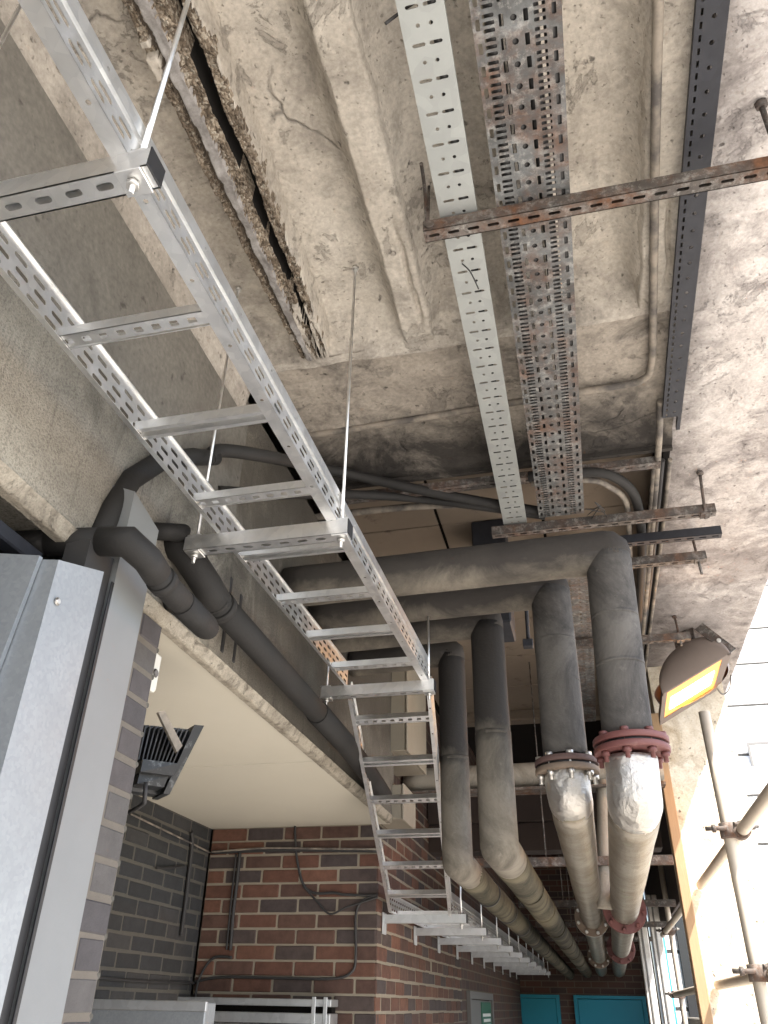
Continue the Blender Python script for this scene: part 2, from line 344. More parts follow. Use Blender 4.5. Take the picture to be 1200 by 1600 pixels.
t = NT('teal_paint'); t.set(t.mix(t.noise(2, 5), (.0, .20, .29), (.0, .25, .35)), .5)
t = NT('white_cladding'); t.set(t.mix(t.noise(.8, 4), (.80, .80, .79), (.85, .85, .84)), .6)
t = NT('joint_grey'); t.set((.20, .195, .185), .8)
t = NT('blue_paint'); t.set((.06, .35, .60), .5)
t = NT('window_dark'); t.set((.02, .022, .026), .12, 0, .5)
t = NT('timber'); g = t.noise(9, 6, .6, 1.5, t.mapv((14, 14, .8))); t.set(t.mix(g, (.30, .19, .10), (.46, .32, .19)), .7); t.bump(g, .25, .003)
t = NT('scaffold_tube'); c = t.mix(t.noise(8, 6), (.52, .46, .38), (.64, .575, .48)); c = t.mix(t.ramp(t.noise(5, 7), [(.58, 0), (.7, .5)]), c, (.34, .25, .17)); t.set(c, .5, .25)
t = NT('lamp_body'); t.set(t.mix(t.noise(9, 5), (.20, .165, .148), (.27, .225, .20)), .6); t.bump(t.noise(90), .15, .003)
t = NT('lamp_glass'); t.b.inputs['Emission Color'].default_value = (1, .42, .07, 1); t.b.inputs['Emission Strength'].default_value = 60; t.set((.8, .6, .4), .3)
t = NT('lamp_glow'); t.b.inputs['Emission Color'].default_value = (1, .30, .03, 1); t.b.inputs['Emission Strength'].default_value = .45; t.set((.8, .45, .2), .3)
t = NT('sign_green'); t.set((.01, .11, .06), .5)
t = NT('sign_white'); t.set((.75, .75, .72), .5)
t = NT('door_grey'); t.set((.14, .135, .13), .5)
t = NT('stained_white'); c = t.mix(t.ramp(t.noise(5, 7), [(.45, 0), (.65, .7)]), (.72, .70, .66), (.42, .37, .30)); t.set(c, .6)

# ------------------------------------------------------------------ ground & building shell
GZ = -EYE
o = MB().grid(lambda a, b: ((a-.5)*160, (b-.5)*160, GZ), 4, 4).build('ground', 'yard_concrete'); tag(o, 'pale concrete yard below and around the canopy', 'ground', kind='structure')

# ribbed concrete canopy
slab = thing('concrete_canopy', (0, 0, 1.97), 'stained ribbed concrete canopy overhead with cracked ribs and pale edge beam', 'canopy')
XB = -1.045
ribs = [(-.785, .125), (-.375, .125), (.045, .11), (.415, .13)]
TZ, RZ = 2.085, 1.97
def trough(a, b):
    x = -1.06 + a*1.58; y = -1.6 + b*3.62
    z = TZ
    for c, wd in ribs[1:]:
        d = abs(x-c)-wd*.42
        if d < .075: z = min(z, RZ+.02+(TZ-RZ-.02)*math.sin(max(0, d)/.075*math.pi/2)**.8)
    d = x-XB
    if d < .09: z = min(z, 1.76+(TZ-1.76)*math.sin(max(0, d)/.09*math.pi/2))
    e = 1.99-y
    if e < .13: z = min(z, RZ+(TZ-RZ)*math.sin(max(0, e)/.13*math.pi/2))
    p = Vector((x, y, z)); z += .010*fbm(p, 3.5)+.004*fbm(p, 16)
    return (x, y, z)
MB().grid(trough, 110, 150).build('slab', 'soffit_concrete', slab)
def rib_fn(c, wd, y1, seed, z0=RZ):
    def fn(a, b):
        y = -1.6 + b*(y1+1.6); q = (a-.5)*2
        x = c + q*wd/2*(1+.0) + .006*fbm((y*2, seed, 0), 1)
        z = z0 + max(0, abs(q)-.8)*.30
        p = Vector((x*1, y, seed)); z += .005*fbm(p, 6) + .0035*fbm(p, 25); x += .004*fbm(p+Vector((9, 0, 0)), 12)
        # a long open crack near the end of the rib
        cx = .30+.25*fbm((y*3, seed+5, 0), 1); k = max(0, 1-abs(q-cx)/.16)*max(0, min(1, (y-1.45)/.25))*max(0, min(1, (1.93-y)/.12))
        z += k*.035
        if y > y1-.06: z += (y-(y1-.06))*.12
        return (x, y, z)
    return fn
for i, (c, wd) in enumerate(ribs):
    if i == 0: continue
    MB().grid(rib_fn(c, wd, 1.99, i*3.7), 22, 320).build('rib', 'soffit_concrete', slab)
# the spalled rib: aggregate bared, a patch of render left, an open joint
C0, W0 = -.745, .195
def zone(q, y, jag, gap):
    g = .075 if y < 1.62 else .03+.05*max(0, fbm((y*12, 2, 7), 1))
    if abs(q-gap) < g: return 2
    if q < .05+jag*.3: return 1
    if q < .21+jag*.7: return 0 if fbm((y*5, 20, 0), 1) > -.35 else 1
    if q < .29+jag*.6: return 4
    if q < .45+jag*.5: return 3
    if q > .93+jag*.6: return 1
    return 0 if (y < 1.72 or fbm((q*9, y*9, 3), 1) > .1) else 1
def spall(a, b):
    y = -1.2 + b*3.18; q = a
    jag = .06*fbm((y*7, 3, 0), 1)+.05*fbm((y*22, 8, 0), 1)
    x = C0 - .02 + (q-.5)*W0*(1-.35*max(0, (y-1.2))/.8) + .006*fbm((y*4, q*2, 1), 1)
    z = RZ - .004
    gap = .69 + .012*fbm((y*3, 1, 0), 1)
    e = min(q, 1-q); z += .125*max(0, (.08-e)/.08)**.8
    k = zone(q, y, jag, gap)
    if k == 0: z += .018 + .012*fbm((x*34, y*34, 5), 1)
    elif k == 3: z += .004*fbm((y*8, q*4, 2), 1) + .002*fbm((x*40, y*40, 0), 1)
    elif k == 2: z += .085
    elif k == 4: z += .03 + .006*fbm((x*20, y*20, 1), 1)
    else: z += .006*fbm((x*20, y*20, 1), 1)
    return (x, y, z)
def spall_m(a, b):
    y = -1.2 + b*3.18; jag = .06*fbm((y*7, 3, 0), 1)+.05*fbm((y*22, 8, 0), 1); return zone(a, y, jag, .69+.012*fbm((y*3, 1, 0), 1))
o = MB().grid(spall, 64, 620, mf=spall_m).build('spalled_rib', ['aggregate', 'soffit_concrete', 'void', 'old_render', 'shaded_groove'], slab); tag(o, 'broken rib with bare gravel aggregate and a long open joint')
# solid cross band with a step and board marks
def band(a, b):
    x = -1.05 + a*1.56; y = 1.985 + b*.745
    z = RZ+.012
    if y > 2.105: z -= .012*min(1, (y-2.105)/.012)
    if y > 2.345: z -= .010*min(1, (y-2.345)/.02)
    if y > 2.66: z -= .02*min(1, (y-2.66)/.03)
    p = Vector((x, y, 0)); z += .006*fbm(p, 5)+.003*fbm(p, 22); return (x, y, z)
m = MB().grid(band, 130, 80); m.box(-1.05, .51, 2.73, 2.75, 1.92, 2.2); m.build('cross_beam', 'band_concrete', slab)
# pale edge beam at the open side
def edge(a, b):
    x = .505 + a*.60; y = -1.6 + b*9.4; z = RZ - .002
    p = Vector((x, y, 3)); z += .006*fbm(p, 4)+.0035*fbm(p, 18)+.002*fbm(p, 45)
    if a > .985: z += .01
    return (x, y, z)
m = MB().grid(edge, 48, 520); m.box(.504, .515, -1.6, 7.8, 1.972, 2.3); m.box(1.09, 1.105, -1.6, 7.8, 1.985, 2.9); m.build('edge_beam', 'edge_concrete', slab)
MB().box(-3.2, 1.09, -1.7, 14.2, 2.62, 2.8).box(-3.2, 1.09, -1.72, -1.7, 1.98, 2.8).box(-3.2, 1.09, -1.7, -1.61, 2.0, 2.1).build('upper_slab', 'soffit_concrete', slab)

# boarded ceiling beyond the cross beam
bc = thing('boarded_ceiling', (-.3, 4.4, 2.06), 'stained brown board ceiling seen in the gap behind the cross beam and pipes', 'ceiling')
bm = MB().bbox(0, .495, 0, .595, 0, .012, .003).build('board', 'brown_board'); me = bm.data; bpy.data.objects.remove(bm)
for i in range(3):
    for j in range(6):
        inst('board', me, bc, (-1.05+.3+i*.51, 2.76-4.4+j*.605, random.uniform(-.003, .003)))
MB().box(-1.1, .52, 2.74, 6.5, 2.085, 2.11).build('backing', 'void', bc)
MB().bbox(-1.05, .5, 6.36, 6.5, 1.98, 2.08, .01).build('lip', 'brown_board', bc)

# ------------------------------------------------------------------ roughcast fascia on the left
fa = thing('roughcast_fascia', (-1.035, 1.5, .86), 'roughcast fascia beam, soot and shade in its colour, running along the left above the recess', 'beam')
def fas(a, b):
    y = -1.6 + b*6.1; z = .885 + a*.90; x = -1.04 + .004*fbm((0, y, z), 4)
    return (x, y, z)
MB().grid(fas, 30, 200).box(-1.30, -1.05, -1.6, 4.5, .90, 1.9).build('roughcast_face', 'roughcast', fa)
def smo(a, b):
    y = -1.6 + b*3.63; z = 1.285 + a*.47; return (-1.016+.002*fbm((0, y, z), 3), y, z)
MB().grid(smo, 8, 60).box(-1.045, -1.018, -1.6, 2.03, 1.287, 1.753).build('render_panel', 'smooth_render', fa)
def lip(a, b):
    y = -1.6+b*6.1; p = Vector((a*.3, y, 4)); k = .0006*fbm(p, 9)+.0009*fbm(p, 50)
    return (-1.075+.045*a+k, y, .858+.03*max(0, a-.55)/.45+k)
MB().grid(lip, 8, 420).build('bottom_bead', 'pale_paint', fa)
for yy, dz in ((2.10, .26), (2.19, .24)):
    MB().bbox(-1.045, -1.036, yy, yy+.018, .92, .92+dz, .002).build('drip_mark_strip', 'black_cable', fa)

# soffit of the recess
cs = thing('recess_soffit', (-1.6, 3, .868), 'cream painted board soffit over the brick recess', 'soffit')
MB().bbox(-2.16, -1.07, 1.70, 3.196, .866, .871, .002).build('board', 'cream_board', cs)
MB().box(-2.16, -1.07, 3.15, 3.25, .872, .885).build('joint_backing', 'void', cs)
MB().bbox(-2.16, -1.07, 3.204, 4.56, .866, .871, .002).build('board', 'cream_board', cs)
# cream bulkhead boxes behind the sloping ladder
cb = thing('cream_bulkhead', (-1.1, 4.42, 1.23), 'cream boxed-in bulkhead panel behind the sloping ladder', 'bulkhead')
MB().bbox(-1.30, -.955, 4.42, 5.0, 1.235, 2.05, .004).build('panel', 'dull_cream', cb)
MB().bbox(-.951, -.94, 4.415, 5.0, 1.235, 2.05, .002).build('trim', 'dull_cream', cb)
cb = thing('cream_box', (-1.1, 4.5, .9), 'small cream box at the end of the roughcast fascia', 'box')
MB().bbox(-1.14, -.985, 4.47, 4.8, .875, 1.06, .004).build('panel', 'dull_cream', cb)
MB().bbox(-.982, -.972, 4.465, 4.8, .87, 1.065, .002).build('trim', 'dull_cream', cb)

# ------------------------------------------------------------------ brick walls
BL, BH, BD, J = .215, .065, .1025, .010
def brick_mesh(name, L, mat):
    b = MB().bbox(0, L, 0, .06, 0, BH, .0045).build(name, mat); me = b.data; bpy.data.objects.remove(b); return me
def brick_wall(name, label, origin, dirn, length, z0, courses, mat, mortar, deep=.25, zlow=None, nmax=None, phase=0.):
    """bricks face the viewer's side: dirn 'x' faces -Y, 'y' faces +X"""
    o_ = Vector(origin); root = thing(name, (o_.x, o_.y, z0), label, 'wall')
    cache = {}; rz = 0 if dirn == 'x' else R(90)
    for c in range(courses):
        u = -(BL+J)/2*((c+phase) % 2); 
        while u < length-.012:
            a, b = max(0, u), min(length, u+BL)
            if b-a > .02:
                L = round(b-a, 3)
                if L not in cache: cache[L] = brick_mesh('brick', L, mat)
                dj = random.uniform(-.0016, .0016); z = c*(BH+J)+random.uniform(-.001, .001)
                if dirn == 'x': inst('brick', cache[L], root, (a, dj, z), (random.uniform(-.012, .012), 0, random.uniform(-.006, .006)))
                else: inst('brick', cache[L], root, (dj, a, z), (0, random.uniform(-.012, .012), R(90)+random.uniform(-.006, .006)))
            u += BL+J
    H = courses*(BH+J)
    if dirn == 'x':
        MB().box(o_.x, o_.x+length-.012, o_.y+.004, o_.y+deep, z0, z0+H).build('mortar_bed', mortar, root)
        MB().box(o_.x, o_.x+length-.012, o_.y, o_.y+deep, GZ, z0-.002).build('lower_wall', 'far_brick', root)
    else:
        MB().box(o_.x-deep, o_.x-.0025, o_.y+.004, o_.y+length, z0, z0+H).build('mortar_bed', mortar, root)
        MB().box(o_.x-deep, o_.x, o_.y, o_.y+length, GZ, z0-.002).build('lower_wall', 'far_brick', root)
    return root
Z0 = -.103
brick_wall('brick_wall', 'red and purple brick back wall of the recess under the cream soffit', (-2.142, 4.55, 0), 'x', 1.012, Z0, 13, 'red_brick', 'mortar')
rw = brick_wall('brick_wall', 'receding red brick passage wall under the cable ladder brackets', (-1.13, 4.553, 0), 'y', 2.9, Z0, 17, 'red_brick', 'mortar')
MB().box(-1.38, -1.135, 7.455, 12.9, GZ, 2.6).build('far_wall', 'far_brick', rw)
MB().box(-1.38, -1.14, 4.8, 7.455, Z0+17*.075+.002, 2.6).build('upper_wall', 'far_brick', rw)
dw = brick_wall('brick_wall', 'dark charcoal painted brick side wall of the recess', (-2.15, 1.7, 0), 'y', 2.848, Z0, 13, 'dark_brick', 'mortar_dark', phase=1)
pier = brick_wall('brick_pier', 'narrow grey painted brick pier behind the metal trunking', (-1.06, 1.45, 0), 'y', .325, Z0, 13, 'grey_brick', 'mortar_grey', deep=.22)
pier['category'] = 'pier'
for k in range(13): MB().tube([V(-1.062, 1.775, Z0+k*.075-.004), V(-1.075, 1.777, Z0+k*.075-.002)], .007, 8).build('mortar_blob', 'mortar_dark', pier)

fw = thing('end_wall', (0, 12.85, GZ), 'dark brick end wall of the passage with blue doors', 'wall')
MB().box(-1.4, .70, 12.9, 13.1, GZ, 2.6).build('wall', 'far_brick', fw)
for nm, x0, x1, lb in (('door', -1.13, -.655, 'dim teal door leaf'), ('door', -.365, .48, 'bright teal double door')):
    d = MB().bbox(x0, x1, 12.84, 12.89, GZ, .118, .006).build('door', 'teal_paint', fw); tag(d, lb)
    MB().box(x0-.05, x0-.002, 12.83, 12.895, GZ, .16).box(x1+.002, x1+.05, 12.83, 12.895, GZ, .16).box(x0-.002, x1+.002, 12.83, 12.895, .122, .16).build('door_frame', 'teal_paint', d)
dk = thing('side_doorway', (-1.13, 8.6, GZ), 'grey door in the receding brick wall with a green sign', 'door')
MB().box(-1.133, -1.10, 7.72, 9.35, .06, .115).box(-1.133, -1.10, 7.72, 7.80, GZ, .06).box(-1.133, -1.10, 9.27, 9.35, GZ, .06).build('door_frame', 'door_grey', dk)
MB().bbox(-1.133, -1.118, 7.81, 9.26, GZ, .055, .004).build('door_leaf', 'door_grey', dk)
sg = thing('exit_sign', (-1.115, 8.85, -.1), 'green fire door sign on the grey side door', 'sign')
MB().bbox(-1.1175, -1.110, 8.5, 9.2, -.36, .04, .002).build('plate', 'sign_green', sg)
for k in range(3):
    MB().bbox(-1.1098, -1.1075, 8.56+.05*k, 9.14-.03*k, -.075-k*.042, -.05-k*.042, .001).build('text_line', 'sign_white', sg)

# dark void beyond: side closure and beams
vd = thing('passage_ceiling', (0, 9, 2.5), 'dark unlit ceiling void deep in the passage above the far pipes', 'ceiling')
MB().box(-1.14, .7, 6.6, 13.0, 2.42, 2.5).build('ceiling_panel', 'unlit_black', vd)
bb = thing('brown_beam', (-.3, 6.2, .94), 'dull brown cross beam deep behind the risers', 'beam')
MB().bbox(-1.13, .5, 6.05, 6.25, .945, 1.135, .006).bbox(-1.13, .5, 6.02, 6.27, 1.137, 1.5, .006).build('beam', 'dark_plaster', bb)

# ------------------------------------------------------------------ left: window, duct, trunking
lw = thing('dark_window', (-1.2, .9, .3), 'dark framed window below the fascia at the far left', 'window')
MB().box(-1.30, -1.27, -1.6, 1.42, GZ, .86).build('pane', 'window_dark', lw)
MB().bbox(-1.14, -1.10, -1.6, 1.3, .80, .835, .004).bbox(-1.2, -1.15, -1.6, 1.3, .76, .80, .004).build('frame', 'dark_steel', lw)
rp = thing('roughcast_mullion', (-1.15, .95, GZ), 'short pebbledash mullion at the far left edge under the fascia', 'pillar')
MB().bbox(-1.26, -1.09, .62, 1.045, GZ, .795, .006).build('pillar', 'roughcast', rp)

du = thing('metal_duct', (-.95, 1.2, GZ), 'pale galvanised square duct casing in front of the grey trunking', 'duct')
zt = .742
fr_d = [(-1.12, 1.13), (-.92, 1.13), (-.92, 1.275), (-1.12, 1.275)]
m = MB(); m.hexa([(x, y, GZ) for x, y in fr_d]+[(-1.12, 1.13, .735), (-.92, 1.13, .708), (-.92, 1.275, .757), (-1.12, 1.275, .76)]); m.build('casing', 'duct_galv', du)
MB().hexa([(-1.14, 1.118, .30), (-.995, 1.118, .30), (-.995, 1.128, .30), (-1.14, 1.128, .30), (-1.14, 1.118, .745), (-.955, 1.118, .715), (-.955, 1.128, .715), (-1.14, 1.128, .745)]).build('flap', 'duct_galv', du)
MB().disc(P(88, 940, 'x', -.92), (1, 0, 0), .008, .006, 12).build('screw', 'bolt_zinc', du)
tr = thing('grey_trunking', (-.98, 1.47, GZ), 'tall grey steel trunking rising past the black pipe', 'trunking')
m = MB(); m.hexa([(-1.05, 1.40, GZ), (-.98, 1.40, GZ), (-.98, 1.541, GZ), (-1.05, 1.541, GZ), (-1.05, 1.40, 1.08), (-.98, 1.405, 1.052), (-.98, 1.541, 1.02), (-1.05, 1.541, 1.03)]); m.build('casing', 'trunking_grey', tr)
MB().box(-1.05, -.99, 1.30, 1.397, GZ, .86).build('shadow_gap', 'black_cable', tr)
MB().bbox(-.981, -.977, 1.392, 1.402, GZ, .80, .001).build('folded_edge', 'black_plastic', tr)

# black foam pipes
p1 = thing('foam_pipe', (-.95, 1.45, .82), 'black foam-lagged pipe bending over the top of the trunking', 'pipe')
r1 = .031
MB().tube([V(-1.25, 1.30, .872), V(-1.14, 1.315, .874), V(-1.10, 1.322, .874)], [.030, .031, .031], 22, wob=.05).build('wall_leg', 'rubber_foam', p1)
MB().tube([V(-1.11, 1.32, .874), V(-.985, 1.335, .872)], [.033]*2, 22, wob=.04).build('middle_leg', 'rubber_foam', p1)
MB().tube([V(-.99, 1.334, .872), V(-.925, 1.342, .868), V(-.897, 1.39, .845), V(-.897, 1.44, .832)], [.034, .0345, .034, .0335], 22, wob=.04, seed=2).build('elbow', 'rubber_foam', p1)
MB().tube([V(-.897, 1.42, .834), V(-.897, 1.50, .826), V(-.897, 1.64, .822)], [r1]*3, 22, wob=.03, seed=4).build('straight_run', 'rubber_foam', p1)
MB().tube([V(-.897, 1.57, .823), V(-.897, 1.70, .820), V(-.99, 1.73, .90), V(-1.06, 1.76, .95)], [.033]*4, 22, wob=.03, seed=6).build('mitre_elbow', 'rubber_foam', p1)
MB().tube([V(-.897, 1.455, .830), V(-.897, 1.48, .828)], [.0355]*2, 22).build('collar', 'rubber_foam', p1)
p2 = thing('foam_pipe', (-.95, 2.5, .95), 'long black foam-lagged pipe running along the roughcast fascia', 'pipe')
MB().tube([V(-1.06, 1.70, 1.10), V(-1.0, 1.72, 1.06), V(-.955, 1.79, .985), V(-.95, 1.86, .962)], [.043]*4, 22, wob=.03, seed=3).build('mitre_elbow', 'rubber_foam', p2)
MB().tube([V(-.95, 1.84, .964), V(-.95, 2.3, .955), V(-.95, 2.82, .945)], [.041]*3, 22, wob=.03).build('straight_run', 'rubber_foam', p2)
MB().tube([V(-.95, 2.80, .945), V(-.95, 3.2, .935), V(-.97, 3.7, .925), V(-1.0, 4.1, .92)], [.045]*4, 22, wob=.03).build('far_run', 'rubber_foam', p2)
MB().tube([V(-.95, 1.87, .962), V(-.95, 1.90, .961)], [.046]*2, 22).build('collar', 'rubber_foam', p2)
p3 = thing('foam_pipe', (-1.0, 1.5, 1.1), 'black foam-lagged pipe rising behind the trunking towards the soffit', 'pipe')
MB().tube([V(-1.035, 1.37, .86), V(-1.03, 1.40, 1.0), V(-1.03, 1.45, 1.125), V(-1.015, 1.535, 1.24), V(-.995, 1.665, 1.345), V(-.985, 1.78, 1.42)], [.028, .028, .028, .028, .026, .022], 18, wob=.03).build('bend', 'rubber_foam', p3)
MB().tube([V(-1.04, 1.60, 1.06), V(-.99, 1.66, 1.085), V(-1.05, 1.72, 1.09)], [.024]*3, 18).build('branch', 'rubber_foam', p3)

# junction box and unlit floodlight in the recess
jb = thing('junction_box', (-1.07, 1.80, .7), 'small white switch box on the inner side of the pier', 'box')
MB().bbox(-1.16, -1.075, 1.778, 1.83, .695, .80, .006).build('case', 'white_plastic', jb)
MB().disc((-1.076, 1.806, .742), (1, 0, 0), .012, .006, 14).build('button', 'door_grey', jb)
fl = thing('unlit_floodlight', (-1.2, 2.05, .62), 'unlit dusty black floodlight on the pier below the cream soffit', 'floodlight')
A_, B_, C_, D_ = P(224, 1128, 'y', 1.93), P(313, 1137, 'y', 2.05), P(262, 1240, 'y', 2.05), P(203, 1232, 'y', 1.93)
nb_ = (B_-A_).cross(D_-A_).normalized()
if nb_.y < 0: nb_ = -nb_
def fo(u, v, w_): return (A_.lerp(B_, u)).lerp(D_.lerp(C_, u), v)+nb_*w_
def fslab(u0, u1, v0, v1, w0, w1, nm, mt):
    m = MB(); m.hexa([fo(u0, v0, w0), fo(u1, v0, w0), fo(u1, v1, w0), fo(u0, v1, w0), fo(u0, v0, w1), fo(u1, v0, w1), fo(u1, v1, w1), fo(u0, v1, w1)]); return m.build(nm, mt, fl)
fslab(0, 1, 0, 1, .03, .075, 'body', 'flood_black'); fslab(.86, 1.03, -.02, 1.02, -.012, .085, 'front_frame', 'flood_black')
for k in range(10): fslab(.03+k*.082, .055+k*.082, .06, .58, -.008, .03, 'cooling_fin', 'flood_black')
fslab(.04, .82, .62, .80, -.05, .03, 'gear_housing', 'flood_black'); fslab(.08, .76, .80, .95, -.028, .03, 'gear_housing', 'flood_black')
m = MB(); m.hexa([fo(.12, -.10, -.05), fo(.22, -.13, -.05), fo(.74, .36, -.05), fo(.68, .46, -.05), fo(.12, -.10, -.035), fo(.22, -.13, -.035), fo(.74, .36, -.035), fo(.68, .46, -.035)]); m.build('mounting_strap', 'dusty_conduit', fl)
pa = P(228, 1222, 'y', 1.93)
MB().tube([pa, pa+V(0, .01, -.05), P(215, 1262, 'y', 2.0), P(195, 1272, 'y', 2.02)], .006, 8).build('supply_cable', 'black_cable', fl)

# wall cables in the recess
def cable(name, label, pts, r, mat='black_cable', cat='cable', nn=8, sub=6):
    pts = [Vector(p) for p in pts]; out = []
    for i in range(len(pts)-1):
        p0, p1_, p2_, p3_ = pts[max(0, i-1)], pts[i], pts[i+1], pts[min(len(pts)-1, i+2)]
        for k in range(sub):
            t_ = k/sub; t2, t3 = t_*t_, t_**3
            out.append(.5*((2*p1_)+(-p0+p2_)*t_+(2*p0-5*p1_+4*p2_-p3_)*t2+(-p0+3*p1_-3*p2_+p3_)*t3))
    out.append(pts[-1])
    o = MB().tube(out, r, nn).build(name, mat, None, pts[0]); return tag(o, label, cat)
WB = 4.537
def wb(*pp, y=WB): return [P(a, b, 'y', y) for a, b in pp]
cable('wall_cable', 'thick black cable run level across the top of the red brick wall', wb((331, 1332), (420, 1328), (500, 1328), (590, 1329)), .011)
cable('wall_cable', 'thin pale cable above the thick level cable on the red brick', wb((331, 1331), (370, 1328), (420, 1325), (500, 1326), (590, 1327), y=4.52), .005, 'dusty_conduit')
cable('wall_cable', 'pair conduit dropping down the left of the red brick wall', wb((375, 1332), (370, 1380), (364, 1430), (360, 1485)), .010)
cable('wall_cable', 'thinner black cable beside the dropping conduit on the brick', wb((369, 1335), (362, 1400), (356, 1460), (354, 1484)), .006)
cable('wall_cable', 'black cable curling left from the foot of the dropping conduit', wb((362, 1496), (335, 1496), (318, 1515), (308, 1540), (305, 1562)), .007)
cable('wall_cable', 'long black cable sagging along the lower brick and turning up right', wb((305, 1534), (345, 1527), (430, 1528), (520, 1529), (550, 1518), (556, 1490), (556, 1430), (566, 1408), (590, 1398)), .007)
cable('wall_cable', 'black cable dropping from the soffit and curving right on red brick', wb((461, 1290), (463, 1335), (473, 1380), (490, 1395), (522, 1395), (540, 1398), (590, 1399)), .007)
cable('wall_cable', 'thin black cable hanging in a V across the red brick', wb((474, 1385), (495, 1408), (515, 1428), (540, 1418), (565, 1410), (590, 1402), y=4.53), .005)
WD = -2.137
cable('wall_cable', 'black cable run low across the dark painted brick wall', [P(a, b, 'x', WD) for a, b in ((150, 1527), (200, 1532), (260, 1535), (305, 1536))], .007)
cable('wall_cable', 'thin grey cable draped from the unlit floodlight along dark brick', [P(a, b, 'x', WD) for a, b in ((205, 1272), (250, 1294), (300, 1318), (328, 1332))], .005, 'dusty_conduit')
cable('wall_conduit', 'straight black conduit standing on the dark painted brick wall', [P(a, b, 'x', WD) for a, b in ((299, 1300), (300, 1320), (291, 1400), (283, 1462))], .011, cat='conduit')
cable('wall_bracket_rod', 'short black rod fixed to the dark painted brick wall', [P(a, b, 'x', WD) for a, b in ((244, 1356), (262, 1356), (290, 1353))], .006, cat='rod')

# galvanised duct and louvre at the bottom
gd = thing('low_duct', (-1.8, 3.6, -.4), 'pale galvanised duct end standing low in the dark recess', 'duct')
x0, x1 = P(135, 1570, 'y', 3.5).x, P(322, 1570, 'y', 3.5).x
MB().bbox(x0, x1, 3.5, 3.60, GZ, -.002, .004).build('casing', 'duct_galv', gd)
MB().bbox(x0-.004, x1+.004, 3.492, 3.51, -.035, .002, .003).build('flange_rim', 'galvanised_dull', gd)
lv = thing('louvre_unit', (-1.5, 4.3, -.4), 'grey louvred air grille against the red brick at the bottom', 'grille')
g0, g1 = P(322, 1590, 'y', 4.4).x, P(516, 1590, 'y', 4.4).x
MB().bbox(g0-.3, g1, 4.40, 4.53, -.012, .02, .003).bbox(g0-.3, g1, 4.395, 4.53, -.085, -.04, .003).bbox(g1-.012, g1, 4.4, 4.53, GZ, -.085, .002).build('frame', 'galvanised_dull', lv)
MB().box(g0-.3, g1-.014, 4.47, 4.53, GZ, -.012).build('dark_core', 'void', lv)
for k in range(46):
    x = g0+.01+k*.0135
    if x > g1-.02: break
    MB().box(x, x+.004, 4.41, 4.45, -.5, -.088).build('fin', 'galvanised_dull', lv)
for xx in (-1.42, -1.36):
    MB().bbox(xx, xx+.02, 4.388, 4.396, -.3, .03, .002).build('strap', 'galvanised_dull', lv)

# ------------------------------------------------------------------ cable ladders
def rail(fr, L, side, flange):
    """perforated side rail: web at v=0, height .1; side=+1 flange towards +v"""
    m = MB(); pitch = .055; n = int(L/pitch); L2 = n*pitch
    S = [slot(.020, .018, .032, .0065), slot(.0475-.0, .034, .013, .006), slot(.0075, .034, .013, .006)]
    S = [slot(.021, .015, .037, .0095), slot(.034, .033, .037, .0095)]
    if side > 0:
        f0 = frame(fr(0, 0, .002), fr(1, 0, 0)-fr(0, 0, 0), fr(0, 0, 1)-fr(0, 0, 0), fr(0, side, 0)-fr(0, 0, 0))
        m.plate(f0, L2, .093, pitch, [slot(.021, .018, .037, .011), slot(.034, .043, .037, .011), slot(.021, .068, .037, .011)], .0016, key='raill')
        m.fbox(fr, 0, L2, 0, .007, .095, .098); m.fbox(fr, 0, L2, 0, flange, 0, .002); return m
    f1 = frame(fr(0, 0, .002), fr(1, 0, 0)-fr(0, 0, 0), fr(0, 0, 1)-fr(0, 0, 0), fr(0, side, 0)-fr(0, 0, 0))
    m.plate(f1, L2, .046, pitch, S, .0016, key='rail')
    m.fbox(fr, 0, L2, min(0, side*.006), max(0, side*.006), .048, .052)
    m.fbox(fr, 0, L2, side*.006-.0008, side*.006+.0008, .052, .062)
    m.fbox(fr, 0, L2, min(-.0008, side*.006), max(.0016, side*.006), .062, .065)
    f3 = frame(fr(0, 0, .065), fr(1, 0, 0)-fr(0, 0, 0), fr(0, 0, 1)-fr(0, 0, 0), fr(0, side, 0)-fr(0, 0, 0))
    m.plate(f3, L2, .030, .165, [circ(.08, .016, .0042, 8)], .0016, key='railtop')
    m.fbox(fr, 0, L2, min(0, side*.014), max(0, side*.014), .095, .098)
    f2 = frame(fr(0, 0, 0), fr(1, 0, 0)-fr(0, 0, 0), fr(0, side, 0)-fr(0, 0, 0), fr(0, 0, 1)-fr(0, 0, 0))
    m.plate(f2, L2, flange, .165, [circ(.08, flange*.5, .0045, 8)], .002, key='railbot')
    return m
def rung(fr, u, v0, v1, kind):
    m = MB(); L = v1-v0; h, dpt = .022, .038
    f0 = frame(fr(u, v0, .004), fr(0, 1, 0)-fr(0, 0, 0), fr(1, 0, 0)-fr(0, 0, 0), fr(0, 0, 1)-fr(0, 0, 0))
    m.fbox(f0, 0, L, 0, .002, 0, h); m.fbox(f0, 0, L, dpt-.002, dpt, 0, h)
    if kind: m.plate(f0, L, dpt-.006, L/9, [slot(L/18, .018, .017, .013, .002)], .0016, key=('rung', round(L, 4)))
    else:
        m.fbox(f0, 0, L, .002, .011, 0, .002); m.fbox(f0, 0, L, dpt-.011, dpt-.002, 0, .002); m.fbox(f0, 0, L, 0, dpt, h, h+.002)
    return m
